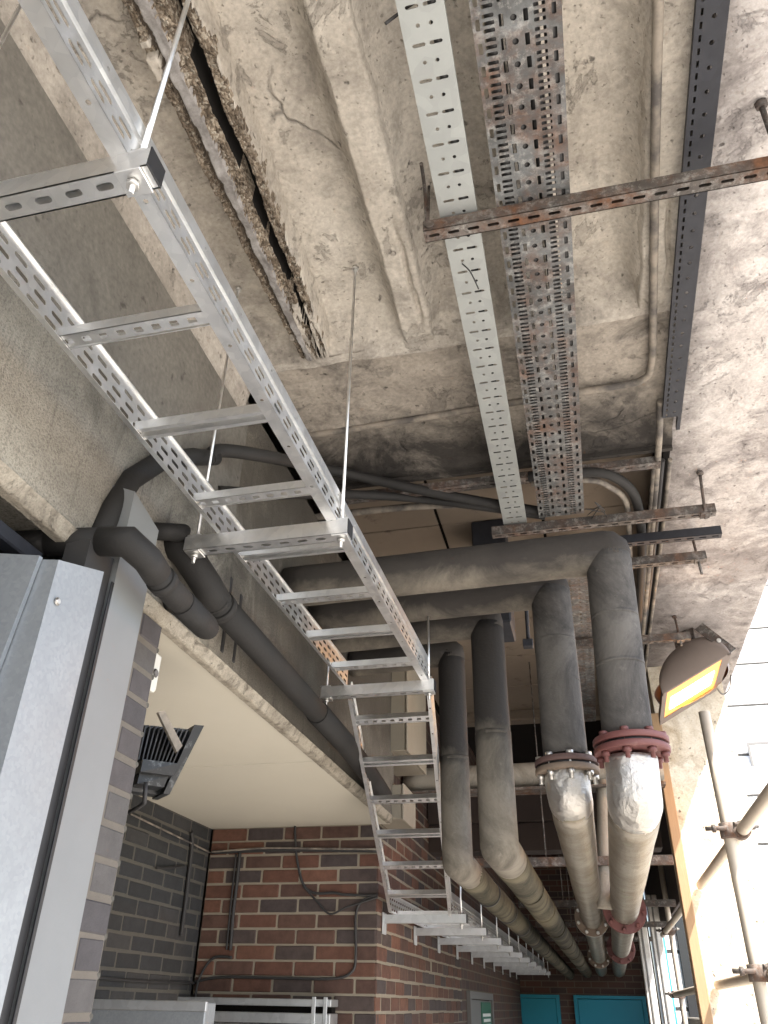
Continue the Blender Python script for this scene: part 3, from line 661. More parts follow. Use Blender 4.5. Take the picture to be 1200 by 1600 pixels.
def ladder(label, o, d, L, width, rungs, kinds, fl=(.012, .028), group='new galvanised cable ladders'):
    d = Vector(d).normalized(); ex = Vector((1, 0, 0)); up = ex.cross(d).normalized()
    if up.z < 0: up = -up
    root = thing('cable_ladder', o, label, 'cable ladder', group)
    fL = frame(o, d, ex, up); fR = frame(Vector(o)+ex*width, d, ex, up)
    rail(fL, L, 1, fl[0]).build('side_rail', 'galvanised', root); rail(fR, L, -1, fl[1]).build('side_rail', 'galvanised', root)
    for u, k in zip(rungs, kinds): rung(fL, u, .003, width-.003, k).build('rung', 'galvanised', root)
    return root
ladder('bright galvanised cable ladder running overhead from the top left corner', (-.8955, .1, 1.07), (.0105, 1, 0), 2.83, .336, [.22+.296*k for k in range(9)], [1, 0, 1, 0, 1, 0, 1, 0, 1])
A, B = V(-.876, 2.96, 1.038), V(-1.083, 4.6, .425)
ladder('sloping galvanised cable ladder dropping towards the brick corner', A, B-A, (B-A).length, .340, [.13+.29*k for k in range(6)], [1, 0, 1, 0, 1, 0], (.016, .016))
ladder('low galvanised cable ladder running away along the brick passage wall', (-1.085, 4.62, .425), (0, 1, 0), 7.8, .345, [.2+.3*k for k in range(25)], [1, 0]*13, (.012, .012))

def strut(x0, x1, y0, z0, pitch=.05, sl=(.028, .012), h=.041, dpt=.041, key='strut'):
    """slotted channel along X, slots in its underside"""
    m = MB(); L = x1-x0; n = max(1, round(L/pitch)); p = L/n
    f0 = frame((x0, y0, z0), (1, 0, 0), (0, 1, 0), (0, 0, 1))
    m.plate(f0, L, dpt, p, [slot(p/2, dpt*.5, sl[0], sl[1])], .0025, key=(key, round(p, 5), dpt))
    m.box(x0, x1, y0, y0+.0025, z0, z0+h); m.box(x0, x1, y0+dpt-.0025, y0+dpt, z0, z0+h)
    m.box(x0, x1, y0+.0025, y0+.012, z0+h-.003, z0+h); m.box(x0, x1, y0+dpt-.012, y0+dpt-.0025, z0+h-.003, z0+h)
    return m
def hexnut(c, r=.010, h=.009): return MB().tube([Vector(c), Vector(c)+V(0, 0, h)], r, 6)
def trapeze(label, y0, z0, xr, xl, tops, rx, rodmat='galvanised'):
    root = thing('trapeze_bracket', ((xl+xr)/2, y0, z0), label, 'bracket', 'trapeze brackets under the cable ladder')
    s_ = strut(xl, xr, y0, z0).build('channel', 'galvanised', root)
    MB().bbox(xr, xr+.003, y0-.001, y0+.042, z0-.001, z0+.042, .001).build('end_cap', 'black_plastic', s_)
    for x, zt_, tx, ty in zip(rx, tops, (rx[0], rx[1]), (y0+.02, y0+.02)):
        if zt_ is None: continue
        MB().tube([V(x, y0+.02, z0-.032), V(x, y0+.02, zt_)], .0045, 10).build('threaded_rod', rodmat, root)
        MB().bbox(x-.021, x+.021, y0-.0015, y0+.0425, z0-.006, z0-.0015, .001).build('square_washer', 'galvanised', root)
        hexnut((x, y0+.02, z0-.016)).build('nut', 'bolt_zinc', root); hexnut((x, y0+.02, zt_-.012), .012, .012).build('anchor_nut', 'bolt_zinc', root)
        MB().bbox(x-.02, x+.02, y0, y0+.041, z0+.0415, z0+.046, .001).build('square_washer', 'galvanised', root)
trapeze('nearest galvanised trapeze bracket carrying the ladder at upper left', .592, 1.029, -.515, -.985, (2.075, 2.05), (-.545, -.952))
trapeze('middle galvanised trapeze bracket under the ladder, hung on two long rods', 1.662, 1.029, -.513, -.972, (2.06, 2.06), (-.535, -.947))
trapeze('farthest trapeze bracket where the ladder starts to slope down', 2.872, 1.029, -.508, -.963, (1.40, 1.30), (-.53, -.945))

proto = None
for k in range(10):
    y = 4.66+.852*k
    root = thing('cantilever_bracket', (-1.13, y, .36), 'galvanised cantilever bracket on the brick, number %s from the corner' % ['one','two','three','four','five','six','seven','eight','nine','ten'][k], 'bracket', 'cantilever brackets on the passage wall')
    root['label'] = ['nearest cantilever bracket at the brick corner under the low ladder', 'second cantilever bracket from the brick corner', 'third cantilever bracket from the brick corner', 'fourth cantilever bracket from the brick corner', 'fifth cantilever bracket from the brick corner', 'sixth cantilever bracket from the brick corner', 'seventh cantilever bracket from the brick corner', 'eighth cantilever bracket from the brick corner', 'ninth cantilever bracket from the brick corner', 'last and farthest cantilever bracket on the brick wall'][k]
    if k == 0:
        a = strut(-1.122, -.672, y, .378).build('arm', 'galvanised_dull', root); c_ = MB().bbox(-.672, -.668, y-.001, y+.042, .377, .42, .001).build('end_cap', 'black_plastic', root)
        b = MB().bbox(-1.129, -1.1215, y-.02, y+.06, .325, .43, .002).build('wall_plate', 'galvanised_dull', root)
        d = MB().tube([V(-.70, y+.02, .35), V(-.70, y+.02, .72)], .005, 8).build('hanger_rod', 'galvanised', root)
        e = hexnut((-.70, y+.02, .366)).build('nut', 'bolt_zinc', root); proto = (a, c_, b, d, e)
    else:
        for q in proto:
            c2_ = q.copy(); scn.collection.objects.link(c2_); c2_.parent = root
            
# ------------------------------------------------------------------ cable trays
def tray(name, label, x0, x1, y0, y1, z, mat, pitch, holes, key, fl=.018, skew=0):
    root = thing(name, ((x0+x1)/2, y0, z), label, 'cable tray')
    W = x1-x0; n = round((y1-y0)/pitch)
    f0 = frame((x0, y0, z), (skew, 1, 0), (1, 0, 0), (0, 0, 1))
    m = MB(); m.plate(f0, n*pitch, W, pitch, holes, .0018, key=key); m.build('base', mat, root)
    m = MB(); m.fbox(f0, 0, n*pitch, -.0022, 0, 0, fl); m.build('side_flange', mat, root)
    m = MB(); m.fbox(f0, 0, n*pitch, W, W+.0022, 0, fl); m.build('side_flange', mat, root)
    return root
W1 = .099
tray('cable_tray', 'narrow clean zinc cable tray with slots, left of the rusty tray', -.2005, -.2005+W1, .0, 3.09, 1.85, 'tray_zinc', .0835,
     [slot(.012, W1*.30, .0085, .030), slot(.012, W1*.70, .0085, .030), circ(.053, W1*.36, .0048), circ(.053, W1*.66, .0048)], 't1', skew=-.002)
W2 = .192; p2_ = .0525
H2 = [slot(.026, .010, .025, .010, .002), slot(.010, .034, .0088, .026, .002), slot(.026, .034, .0088, .026, .002), slot(.042, .034, .0088, .026, .002),
      slot(.026, .062, .027, .0105, .002), circ(.026, .089, .0075), slot(.026, .116, .027, .0105, .002),
      slot(.010, .146, .0088, .026, .002), slot(.026, .146, .0088, .026, .002), slot(.042, .146, .0088, .026, .002), slot(.026, .177, .025, .010, .002)]
tray('cable_tray', 'wide rusty heavily perforated cable tray in the middle of the soffit', -.047, -.047+W2, .0, 3.06, 1.85, 'tray_rusty', p2_, H2, 't2')
tray('cable_tray', 'farther length of perforated tray seen between the two big pipes', .0, .165, 3.3, 6.1, 1.85, 'tray_rusty', .0525, [slot(.014, .022, .007, .022, .002), slot(.036, .022, .012, .012, .002), slot(.026, .060, .02, .010, .002), slot(.014, .143, .007, .022, .002), slot(.036, .143, .012, .012, .002), slot(.026, .105, .02, .010, .002)], 't4')
t3 = tray('cable_tray', 'dark inverted cable tray fixed along the edge beam at right', .435, .49, -.6, 2.55, 1.915, 'dark_steel', .06, [circ(.03, .040, .006), slot(.015, .012, .016, .006, .001), slot(.045, .012, .016, .006, .001)], 't3', skew=.008)
MB().hexa([(.498, -.6, 1.925), (.512, -.6, 1.925), (.53, 2.62, 1.925), (.517, 2.62, 1.925), (.498, -.6, 1.945), (.512, -.6, 1.945), (.53, 2.62, 1.945), (.517, 2.62, 1.945)]).build('cover_strip', 'dark_steel', t3)
for i, (xx, rr, lb) in enumerate(((-.004, .019, 'leftmost'), (.042, .018, 'second'), (.086, .018, 'third'), (.124, .017, 'rightmost'))):
    cable('tray_cable', lb+' black cable lying in the wide rusty tray', [V(xx+.006*math.sin(k*1.7+i), -.2+k*.65, 1.853+rr) for k in range(6)], rr, cat='cable', sub=5)
cable('tray_cable', 'single black cable lying in the narrow zinc tray', [V(-.135+.012*math.sin(k*1.3), -.2+k*.65, 1.866) for k in range(6)], .013, cat='cable', sub=5)
# rusty struts holding the trays
def hung(label, x0, x1, y0, z0, mat, rods, name='support_strut'):
    root = thing(name, ((x0+x1)/2, y0, z0), label, 'strut', 'old struts under the cable trays')
    strut(x0, x1, y0, z0, .055, (.032, .010), key='ost').build('channel', mat, root)
    for x, zb, zt_, ty in rods:
        MB().tube([V(x, y0+.02, zb), V(x, ty, zt_)], .0065, 8).build('stud', 'sooty_steel', root)
        MB().tube([V(x, ty, zt_-.018), V(x, ty, zt_-.004)], .014, 6).build('stud_nut', 'sooty_steel', root)
        MB().bbox(x-.02, x+.02, y0-.003, y0+.044, z0-.006, z0-.001, .001).build('washer', 'sooty_steel', root)
    return root
s1 = hung('nearest rusty slotted strut crossing under both cable trays', -.254, 1.0, 1.392, 1.802, 'rusty_steel', [])
MB().tube([V(-.245, 1.41, 1.79), V(-.243, 1.44, 2.06)], .0045, 8).build('stud', 'sooty_steel', s1)
MB().tube([V(-.235, 1.385, 1.822), V(-.235, 1.392, 1.822)], .014, 12).build('bolt_head', 'rusty_steel', s1)
hung('sooty slotted strut at the end of the two cable trays', -.265, .69, 3.065, 1.802, 'sooty_steel', [(.645, 1.78, 1.965, 2.99)])
hung('dark slotted strut farther back beyond the tray ends', .20, .735, 3.26, 1.80, 'dark_steel', [])
hung('short dark strut hung by a bent stud behind the tall pipe', -.05, .69, 3.465, 1.79, 'sooty_steel', [(.655, 1.72, 1.968, 3.52)])
hung('farthest dark strut behind the pipe near the lamp', -.05, .70, 4.43, 1.79, 'sooty_steel', [(.645, 1.76, 1.968, 4.5)])
lone = thing('lone_stud', (.64, 1.33, 1.9), 'thick rusty stud from the edge beam down to the nearest strut, right edge', 'bolt')
MB().tube([V(.637, 1.321, 1.968), V(.668, 1.41, 1.79)], .0075, 10).build('shank', 'sooty_steel', lone)
MB().tube([V(.637, 1.321, 1.966), V(.640, 1.326, 1.952)], .016, 8).build('nut', 'sooty_steel', lone)
# long slotted angle under the lip of the cross beam
an = thing('slotted_angle', (-.3, 2.76, 1.9), 'dark slotted angle running along the far lip of the cross beam', 'angle')
strut(-.95, .46, 2.765, 1.885, .05, (.034, .006), .03, .05, key='ang').build('angle', 'sooty_steel', an)

# conduits and cables under the soffit
cz = 1.955
cable('surface_conduit', 'rusty painted conduit crossing the soffit band and turning at the right', [V(-1.02, 2.385, cz), V(-.6, 2.372, cz-.004), V(0, 2.352, cz), V(.30, 2.335, cz-.006), V(.385, 2.31, cz-.01), V(.41, 2.24, cz-.008), V(.405, 2.0, cz-.004), V(.375, 1.2, cz-.004), V(.35, .2, cz)], .013, 'dusty_conduit', 'conduit', 10)
cable('surface_conduit', 'dusty conduit running back from the end of the dark tray', [V(.452, 2.45, 1.945), V(.452, 2.55, 1.93), V(.45, 2.7, 1.90), V(.455, 3.2, 1.90), V(.46, 4.6, 1.90)], .013, 'dusty_conduit', 'conduit', 10)
def zpl(z, *pp): return [P(a, b, 'z', z) for a, b in pp]
cable('black_hose', 'fat black hose curving across the dark gap behind the ladder', [V(-.985, 1.74, 1.39), P(345, 704, 'x', -.98), P(420, 714, 'x', -.90), P(520, 735, 'y', 2.55)]+zpl(1.885, (640, 762), (720, 778), (850, 800)), .022, 'rubber_foam', 'hose', 14)
cable('black_hose', 'second black hose just below the first behind the long rod', [P(340, 768, 'x', -1.02), P(430, 772, 'x', -.92), P(540, 772, 'y', 2.6)]+zpl(1.885, (640, 778), (740, 790), (850, 806)), .019, 'rubber_foam', 'hose', 14)
cable('black_hose', 'thick black hose bending down into the slot right of the rusty tray', zpl(1.875, (825, 745), (925, 738), (965, 748), (990, 772), (1000, 810), (1003, 860), (1000, 930), (996, 1010)), .021, 'rubber_foam', 'hose', 14)
cable('black_hose', 'thinner grey hose nested inside the bend beside the rusty tray', zpl(1.875, (830, 756), (920, 750), (955, 762), (977, 782), (982, 820), (985, 900)), .013, 'dusty_conduit', 'hose', 12)
for i, (xx, rr, lb) in enumerate(((1012, .012, 'leftmost'), (1022, .010, 'middle'), (1032, .009, 'rightmost'))):
    x_ = .44+.03*i
    cable('slot_conduit', lb+' of three thin conduits in the slot beside the tall pipe', [V(x_, 2.78, 1.90), V(x_+.004, 3.6, 1.905), V(x_-.004, 5.0, 1.90), V(x_, 6.4, 1.90)], rr, 'dusty_conduit' if i != 1 else 'black_cable', 'conduit', 8)
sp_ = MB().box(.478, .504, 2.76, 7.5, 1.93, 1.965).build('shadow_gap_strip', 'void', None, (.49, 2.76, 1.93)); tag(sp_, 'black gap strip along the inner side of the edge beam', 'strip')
cable('loose_wire', 'stiff loose wire poking down at the top near the zinc tray', [P(602, 37, 'z', 1.86), P(622, 22, 'z', 1.88), P(652, 0, 'z', 1.93)], .004, cat='wire')
cable('loose_wire', 'twist of wire hanging from a slot in the zinc tray', [P(722, 412, 'z', 1.846), P(735, 425, 'z', 1.82), P(748, 452, 'z', 1.79)], .002, cat='wire')
cable('rusty_bar', 'thin rusty bar standing along the rib beside the zinc tray', [P(658, 255, 'z', 1.95), P(664, 300, 'z', 1.95), P(668, 372, 'z', 1.93)], .005, 'rusty_steel', 'bar')
for k in range(1):
    pts = [P(a, b, 'z', 1.83) for a, b in ((915, 795), (945, 800), (930, 785), (950, 812), (925, 812), (938, 790), (918, 805))]
    cable('wire_tangle', 'tangle of thin black wire beside the end of the rusty tray', pts, .0022, cat='wire', nn=6)
vp = thing('dark_duct', (-.3, 3.5, 1.7), 'sooty dark duct rising behind the end of the zinc tray', 'duct')
a_, b_ = P(735, 800, 'y', 3.35), P(783, 800, 'y', 3.35)
MB().bbox(a_.x, b_.x+.01, 3.35, 3.6, 1.5, 2.058, .008).build('casing', 'dark_steel', vp)
cable('white_lagged_rail', 'pale mould-stained pipe crossing above the big pipes behind the ladder', zpl(1.92, (460, 812), (560, 800), (640, 792), (720, 788)), .016, 'dusty_conduit', 'pipe', 12)

# ------------------------------------------------------------------ the four big pipes
def seg(a, b, n): return [Vector(a).lerp(Vector(b), i/n) for i in range(n+1)]
def corner(a, c, b, r, n=5):
    a, b, c = Vector(a), Vector(b), Vector(c); d1 = (a-c).normalized(); d2 = (b-c).normalized(); out = []
    for i in range(n+1):
        t_ = i/n; out.append((c+d1*r)*(1-t_)**2 + c*2*t_*(1-t_) + (c+d2*r)*t_**2)
    return out
def bigpipe(label, xr, y, zt_, r, mats, zbend, xb, far, flange=None, rl=None, yb=None):
    root = thing('lagged_pipe', (xr, y, zbend), label, 'pipe', 'four lagged pipes turning down')
    yb = yb or y; rl = rl or r
    top = V(xr, y, zt_); bend = V(xb, yb, zbend); left = V(-1.03, y+.02, zt_-.01)
    c1 = corner(left, top, bend, r*.16, 3)
    zf = flange or None
    up = seg(left, c1[0], 14)[:-1]+c1
    MB().tube(up+seg(c1[-1], c1[-1].lerp(bend, .03), 1)[1:], r, 36, True, 0, .022, xr*7).build('upper_run', mats[0], root)
    st = c1[-1].lerp(bend, .01)
    if zf is None:
        c2 = corner(top, bend, far, r*.14, 3)
        mid = top.lerp(bend, .55)
        MB().tube(seg(st, mid, 10), r*1.004, 36, True, 0, .02, xr*5).build('riser', mats[1], root)
        MB().tube(seg(mid+V(0, 0, .01), c2[0], 8)[:-1]+c2+[c2[-1].lerp(far, .03)], r*1.02, 36, True, 0, .02, xr*3).build('lower_bend', mats[2], root)
        MB().tube([mid+V(0, 0, .014), mid+V(0, 0, -.002)], r*1.022, 36).build('joint_band', mats[1], root)
        s0 = c2[-1].lerp(far, .02)
    else:
        ff = top.lerp(bend, (zt_-zf)/(zt_-zbend))
        MB().tube(seg(st, ff+V(0, 0, .03), 14), r*1.004, 36, True, 0, .02, xr*5).build('riser', mats[1], root)
        for q in (.30, .5):
            c_ = top.lerp(bend, q); MB().tube([c_+V(0, 0, .006), c_-V(0, 0, .006)], r*1.010, 36).build('joint_band', mats[1], root)
        c2 = corner(ff, bend, far, rl*.40, 6)
        MB().tube(seg(ff-V(0, 0, .03), c2[0], 7)[:-1]+c2+[c2[-1].lerp(far, .012)], rl, 44, True, 0, .045, xr*3).build('foil_bend', 'foil', root)
        s0 = c2[-1].lerp(far, .006)
    return root, s0
def flange_set(root, c, ax, r, mats, nb=8, gap=.008, th=.02, bolt='bolt_zinc', ph=.2):
    c = Vector(c); ax = Vector(ax).normalized()
    f = MB().disc(c+ax*(gap/2), ax, r, th, 36).build('flange', mats[0], root)
    g = MB().disc(c-ax*(gap/2)-ax*th, ax, r, th, 36).build('flange', mats[1], root)
    MB().disc(c-ax*gap, ax, r*.90, gap*2, 28).build('gasket', 'black_plastic', root)
    e = ax.orthogonal().normalized(); h = ax.cross(e)
    for k in range(nb):
        a = 2*math.pi*(k+ph)/nb; p = c+(e*math.cos(a)+h*math.sin(a))*r*.84
        e0 = th+gap/2
        m = MB().tube([p-ax*(e0+.032), p-ax*(e0+.0141), p-ax*(e0+.014), p-ax*e0, p-ax*(e0-.0001), p+ax*(e0-.0001), p+ax*e0, p+ax*(e0+.013)], [.0075, .0075, .0135, .0135, .0075, .0075, .0135, .0135], 6)
        m.build('flange_bolt', bolt, root)
def bands(root, a, b, ts, r, mat):
    d = (Vector(b)-Vector(a)).normalized()
    for t_ in ts:
        c = Vector(a).lerp(Vector(b), t_); MB().tube([c-d*.012, c+d*.012], r, 32).build('strap', mat, root)
# pipe 1 (left, thin) and 2
f1_ = V(-.43, 12.75, .40); rt, s0 = bigpipe('thinnest sooty lagged pipe, nearest the sloping ladder', -.532, 3.50, 1.43, .0625, ('lag_top1', 'lag_riser', 'lag_riser'), .505, -.532, f1_)
MB().tube(seg(s0, f1_, 60), [.0625*(1+.05*(noise.noise(V(i*.35, 1, 0)))) for i in range(61)], 30, wob=.02).build('lower_run', 'lag_brown', rt); bands(rt, s0, f1_, (.08, .17, .26, .36, .47, .6, .75), .066, 'black_cable')
f2_ = V(-.20, 12.75, .43); rt, s0 = bigpipe('second lagged pipe from the ladder, pale below and sooty above', -.318, 3.13, 1.41, .070, ('lag_top2', 'lag_riser', 'lag_riser'), .505, -.318, f2_)
MB().tube(seg(s0, f2_, 60), [.070*(1+.05*(noise.noise(V(i*.35, 5, 0)))) for i in range(61)], 30, wob=.02).build('lower_run', 'lag_brown', rt); bands(rt, s0, f2_, (.1, .19, .3, .42, .56, .7), .074, 'lag_brown')
f3_ = V(-.005, 12.75, .455); z3 = P(880, 1203, 'y', 2.88).z
rt, s0 = bigpipe('third lagged pipe with rusty flange and foil-wrapped bend', -.033, 2.90, 1.425, .077, ('lag_top3', 'lag_grey', 'lag_grey'), .625, -.042, f3_, z3, .076, 2.84)
MB().tube(seg(s0, f3_, 60), [.076*(1-.0*i)*(1+.03*noise.noise(V(i*.5, 9, 0))) for i in range(61)], 32, wob=.03).build('lower_run', 'foil_aged', rt)
flange_set(rt, V(-.040, 2.855, z3), (0, 0, 1), .110, ('brown_flange', 'rust_flange'), 8)
for t_ in (.37, .74):
    c = s0.lerp(f3_, t_); flange_set(rt, c, f3_-s0, .122, ('galvanised_dull', 'rust_flange'), 8, ph=.6)
f4_ = V(.225, 12.75, .455); z4 = P(985, 1168, 'y', 2.6).z
rt, s0 = bigpipe('fattest lagged pipe at right with red flange and crinkled foil bend', .185, 2.57, 1.388, .079, ('lag_top4', 'lag_grey', 'lag_grey'), .545, .157, f4_, z4, .081, 2.61)
MB().tube(seg(s0, f4_, 60), [.083*(1+.03*noise.noise(V(i*.5, 3, 0))) for i in range(61)], 32, wob=.03).build('lower_run', 'foil_aged', rt)
flange_set(rt, V(.168, 2.595, z4), (0, 0, 1), .117, ('red_oxide', 'red_oxide'), 8, bolt='red_oxide', ph=.75)
for t_ in (.285, .60):
    c = s0.lerp(f4_, t_); flange_set(rt, c, f4_-s0, .13, ('red_oxide', 'red_oxide'), 8, bolt='red_oxide')
# old pipe crossing deep behind
cp = thing('cross_pipe', (-.3, 5.2, 1.25), 'mouldy old lagged pipe crossing behind the risers', 'pipe')
MB().tube(seg((-1.12, 5.2, 1.25), (.5, 5.2, 1.27), 20), .075, 24, wob=.06).build('lagging', 'lag_canvas', cp)
for x in (-.9, -.45, .25): MB().tube([V(x, 5.2, 1.255), V(x+.03, 5.2, 1.256)], .082, 24).build('wire_band', 'dark_steel', cp)
MB().box(-1.12, .5, 5.12, 5.28, 1.155, 1.17).build('support_tray', 'rusty_steel', cp)
dp = thing('drop_pipe', (.13, 5.4, .7), 'thin lagged drop pipe seen between the two foil pipes', 'pipe')
q1, q2 = P(945, 1220, 'y', 5.2), P(945, 1420, 'y', 5.2)
MB().tube(seg(V(q1.x, 5.2, 1.24), q2, 12), .045, 20, wob=.05).build('lagging', 'lag_canvas', dp)
# channels holding the lower runs
for k, (a, b, y, lb) in enumerate(((735, 1052, 1345, 'nearest steel cross channel above the foil pipes'), (850, 1056, 1412, 'second steel cross channel above the foil pipes'), (870, 1048, 1445, 'third steel cross channel above the foil pipes'), (870, 1030, 1468, 'farthest steel cross channel above the foil pipes'))):
    p = P(b, y, 'z', .735); q = P(a, y, 'z', .735)
    r_o = thing('cross_channel', (p.x, p.y, .735), lb, 'channel', 'cross channels over the lower pipe runs')
    strut(min(q.x, -.62), p.x, p.y-.02, .715, .06, (.03, .012), .05, .04, key='cc%d' % k).build('channel', 'rusty_steel' if k == 0 else 'sooty_steel', r_o)
    for x in (-.25, .05): MB().tube([V(x, p.y, .72), V(x, p.y, 2.0)], .004, 8).build('hanger_rod', 'sooty_steel', r_o)
hg = thing('pipe_hanger', (-.1, 3.3, 1.2), 'short dark rod and clamp hanging between the second and third pipes', 'hanger')
a_ = P(823, 945, 'y', 3.3); b_ = P(826, 1005, 'y', 3.3)
MB().tube([a_+V(0, 0, .15), b_], .009, 8).build('rod', 'dark_steel', hg); MB().bbox(b_.x-.025, b_.x+.02, 3.28, 3.32, b_.z-.02, b_.z+.015, .003).build('clamp', 'dark_steel', hg)

# ------------------------------------------------------------------ right side: column, stud, lamp, scaffold
col = thing('concrete_column', (.75, 5.5, GZ), 'stained cream plastered column under the edge beam, glaring in sunlight', 'column')
def cfn(a, b): x = .525+a*.45; z = GZ+b*(1.965-GZ); p = Vector((x, 1, z)); return (x, 5.32+.006*fbm(p, 4)+.003*fbm(p, 16), z)
MB().grid(cfn, 30, 160).box(.525, .975, 5.336, 5.75, GZ, 1.965).build('shaft', 'column_plaster', col)
st_ = thing('timber_post', (.5, 5.2, GZ), 'orange-lit square timber post beside the column', 'post')
MB().bbox(.487, .545, 5.22, 5.31, GZ, 1.62, .004).build('post', 'timber', st_)
spd = thing('added_spandrel', (.78, 9, .8), 'dark wall added above the open side to cut daylight in the passage', 'wall')
MB().bbox(.72, .80, 5.76, 12.9, .80, 2.6, .006).build('wall', 'dark_plaster', spd)  # wall added to cut the daylight deep in the passage
lwl = thing('sun_screen_wall', (.95, 9, GZ), 'unseen low wall added along the open side to keep sun off the passage floor', 'wall')
MB().bbox(.90, 1.02, 5.76, 12.0, GZ, -.06, .01).build('wall', 'smooth_render', lwl)  # out-of-view wall added to keep sun off the passage floor
# lamp
la = thing('orange_floodlight', (.6, 3.8, 1.3), 'lit orange floodlight with rounded hood fixed under the edge beam', 'floodlight')
TL, TRr = P(1043, 1082, 'y', 4.80), P(1128, 1030, 'y', 4.60); BLp, BRp = P(1038, 1121, 'y', 4.97), P(1114, 1074, 'y', 4.77)
wv_ = (TRr-TL).normalized(); nrm = wv_.cross(BLp-TL).normalized()
if nrm.dot(TL) > 0: nrm = -nrm
def lq(u, v, w_): return (TL.lerp(TRr, u)).lerp(BLp.lerp(BRp, u), v)+nrm*w_
def lbox(u0, u1, v0, v1, w0, w1, nm, mt, par=None):
    m = MB(); m.hexa([lq(u0, v0, w0), lq(u1, v0, w0), lq(u1, v1, w0), lq(u0, v1, w0), lq(u0, v0, w1), lq(u1, v0, w1), lq(u1, v1, w1), lq(u0, v1, w1)]); return m.build(nm, mt, par or la)
lbox(0, 1, 0, 1, -.006, 0, 'lens', 'lamp_glow'); lbox(.09, .91, .30, .78, .0005, .004, 'burner', 'lamp_glass')
lbox(-.08, 1.1, -.08, -.005, -.05, .004, 'bezel', 'lamp_body'); lbox(-.08, 1.1, 1.005, 1.22, -.05, .004, 'bezel', 'lamp_body')
lbox(-.10, -.005, -.005, 1.005, -.05, .004, 'bezel', 'lamp_body'); lbox(1.005, 1.16, -.005, 1.005, -.05, .004, 'bezel', 'lamp_body')
hl, hr = lq(-.10, -.10, .008), lq(1.12, -.10, .008); hc = (hl+hr)/2; hw = (hr-hl).length/2
bk = (hc.normalized()); wd_ = (hr-hl).normalized(); bk = (bk-wd_*bk.dot(wd_)).normalized(); un = wd_.cross(bk)
if un.z < 0: un = -un
def hoodf(a, b):
    th = a*math.pi; ph = b*math.pi*.62; s_ = math.sin(th)**.85 if 0 < a < 1 else 0
    return hc - wd_*math.cos(th)*hw + (un*math.sin(ph)*.185 + bk*(1-math.cos(ph))*.13)*s_
MB().grid(hoodf, 36, 18).build('hood', 'lamp_body', la)
def backf(a, b):
    th = a*math.pi; s_ = math.sin(th)**.6 if 0 < a < 1 else 0
    c_ = lq(.5, .4, -.04); return c_ - wd_*math.cos(th)*hw*1.02 + (bk*math.sin(b*math.pi)*.20 + un*math.cos(b*math.pi)*.10)*s_
MB().grid(backf, 24, 12).build('body', 'lamp_body', la)
gb = hc+bk*.17+un*.10
MB().fbox(frame(V(gb.x, gb.y, 1.966), wd_, V(-wd_.y, wd_.x, 0).normalized(), V(0, 0, -1)), -.07, .07, -.06, .06, 0, 1.966-gb.z).build('gear_box', 'sooty_steel', la)
sa, sb = P(1092, 978, 'y', 4.62), P(1144, 1018, 'y', 4.56)
dd = sb-sa; pv = dd.cross(V(0, 1, 0)).normalized()
if pv.z < 0: pv = -pv
MB().fbox(frame(sa, dd, V(0, 1, 0), pv), 0, 1, 0, .008, -.03, .03).build('bracket_arm', 'sooty_steel', la)
MB().disc(sa.lerp(sb, .6)+V(0, -.001, .0), (0, -1, 0), .014, .012, 10).build('bracket_bolt', 'bolt_zinc', la)
cable('lamp_cable', 'thin cable looping from the orange floodlight to the column', [P(1120, 1075, 'y', 5.0), P(1130, 1085, 'y', 5.08), P(1140, 1075, 'y', 5.15), P(1142, 1055, 'y', 5.2)], .005, 'dusty_conduit')

# scaffold
rs = .0242
def pole(label, a, b, r=rs, cat='scaffold pole', n=20):
    o = MB().tube(seg(a, b, 8), r, n).build('scaffold_pole', 'scaffold_tube', None, Vector(a)); return tag(o, label, cat, 'scaffold poles')
pole('upright scaffold pole with a cut top just below the floodlight', (.563, 3.62, GZ), (.563, 3.62, 1.115))
lz = P(1150, 1310, 'x', .612).z; lz2 = P(1165, 1530, 'x', .612).z
pole('thick level scaffold pole coming in from the right edge to the column', (.612, 1.9, lz), (.612, 5.3, lz))
pole('lower level scaffold pole clamped to the upright at bottom right', (.612, 1.9, lz2), (.612, 5.3, lz2))
pole('upper scaffold pole running on behind the timber post', (.612, 5.77, lz), (.612, 9.0, lz))
pole('lower scaffold pole running on behind the timber post', (.612, 5.77, lz2), (.612, 9.0, lz2))
pu = P(1052, 1480, 'x', .66)
pole('pale upright scaffold pole in the gap left of the timber post', (.66, pu.y, GZ), (.66, pu.y, 1.2))
pole('thin upright pole farther off between the boards', (.60, 10.2, GZ), (.60, 10.2, .6), .018)
def coupler(label, c):
    root = thing('scaffold_coupler', c, label, 'coupler', 'scaffold couplers'); c = Vector(c)
    MB().tube([c+V(-.02, -.0, -.028), c+V(-.02, 0, .028)], .034, 16).build('band', 'rusty_steel', root)
    MB().tube([c+V(.03, -.03, 0), c+V(.03, .03, 0)], .034, 16).build('band', 'rusty_steel', root)
    MB().tube([c+V(-.11, -.03, .005), c+V(-.03, -.03, .005)], .009, 8).tube([c+V(-.085, -.03, .005), c+V(-.07, -.03, .005)], .016, 6).build('bolt', 'rusty_steel', root)
    MB().tube([c+V(.0, -.03, .02), c+V(.10, .03, .02)], .009, 8).tube([c+V(.07, .012, .02), c+V(.085, .021, .02)], .016, 6).build('bolt', 'rusty_steel', root)
coupler('rusty coupler clamping the upper level pole to the upright', (.58, 3.60, lz))
coupler('rusty coupler clamping the lower level pole to the upright', (.58, 3.60, lz2))
coupler('far coupler on the pale upright left of the timber post', (.635, pu.y-.02, lz))
coupler('far lower coupler on the pale upright left of the timber post', (.635, pu.y-.02, lz2))
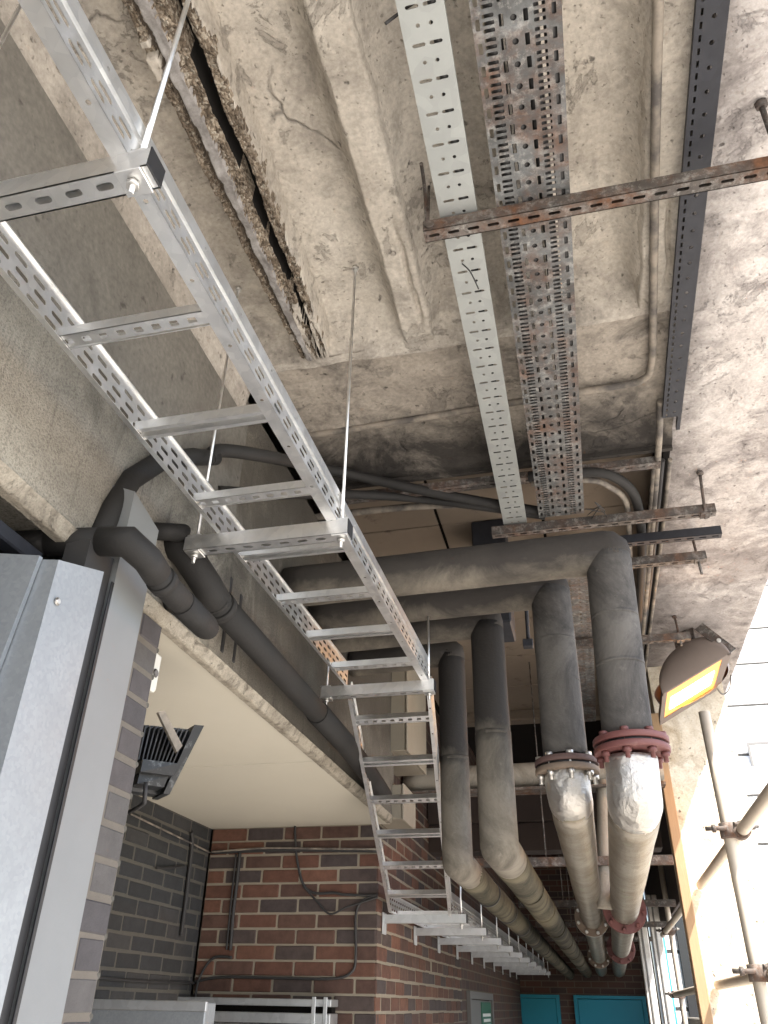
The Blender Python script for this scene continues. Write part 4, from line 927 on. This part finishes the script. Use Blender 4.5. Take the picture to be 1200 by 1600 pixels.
# posts at the end of the passage
for k, (u, lb) in enumerate(((1010, 'white fluted post standing right of the blue door'), (1032, 'second white post just right of the first'))):
    x_ = P(u, 1500, 'y', 10.8-k*.6).x
    r_o = thing('white_post', (x_, 10.8-k*.6, GZ), lb, 'post', 'white posts at the open side')
    MB().bbox(x_-.055, x_+.055, 10.75-k*.6, 10.9-k*.6, GZ, 1.1, .008).build('post', 'stained_white', r_o)
    MB().bbox(x_-.018, x_+.0, 10.738-k*.6, 10.749-k*.6, GZ, 1.1, .003).build('joint_bead', 'joint_grey', r_o)
bl = MB().bbox(.74, .80, 11.5, 11.6, GZ, 1.4, .004).build('blue_strip', 'blue_paint', None, (.77, 11.5, GZ)); tag(bl, 'narrow blue upright strip behind the scaffold', 'strip')
dkw = thing('dark_opening', (1.05, 11.9, -.3), 'dark window in the white building behind the scaffold', 'window')
MB().bbox(.98, 1.35, 11.93, 11.97, -.1, 1.25, .006).build('pane', 'window_dark', dkw)

# white clad building outside
wbld = thing('white_building', (5, 12, GZ), 'white clad building outside at right, burnt out by daylight', 'building')
H0 = GZ; k = 0
MB().box(.82, 11, 12.03, 15, GZ, 13).build('wall_core', 'joint_grey', wbld)
z = GZ
while z < 12.9:
    h = [.62, .55, .70][k % 3]
    MB().bbox(.80, 11, 11.98, 12.028, z+.02, min(13, z+h)-.02, .008).build('cladding_panel', 'white_cladding', wbld); z += h; k += 1
wz = P(1170, 1165, 'y', 11.95)
wn = MB().bbox(wz.x, wz.x+1.2, 11.93, 11.975, wz.z-.28, wz.z, .01).build('window', 'white_cladding', wbld)
MB().box(wz.x-.03, wz.x+1.23, 11.90, 11.929, wz.z, wz.z+.035).box(wz.x-.03, wz.x, 11.90, 11.929, wz.z-.28, wz.z).build('window_frame', 'joint_grey', wn)
# building mass behind the left walls
ms = thing('left_building', (-3.2, 4, GZ), 'dark building mass behind the left walls', 'building')
MB().box(-3.4, -2.45, -1.6, 13.0, GZ, 2.6).box(-2.45, -1.3, -1.6, 1.42, .9, 2.6).box(-2.4, -1.4, 4.85, 13, GZ, 2.6).box(-2.45, -1.32, 1.44, 4.8, .9, 2.6).build('mass', 'smooth_render', ms)
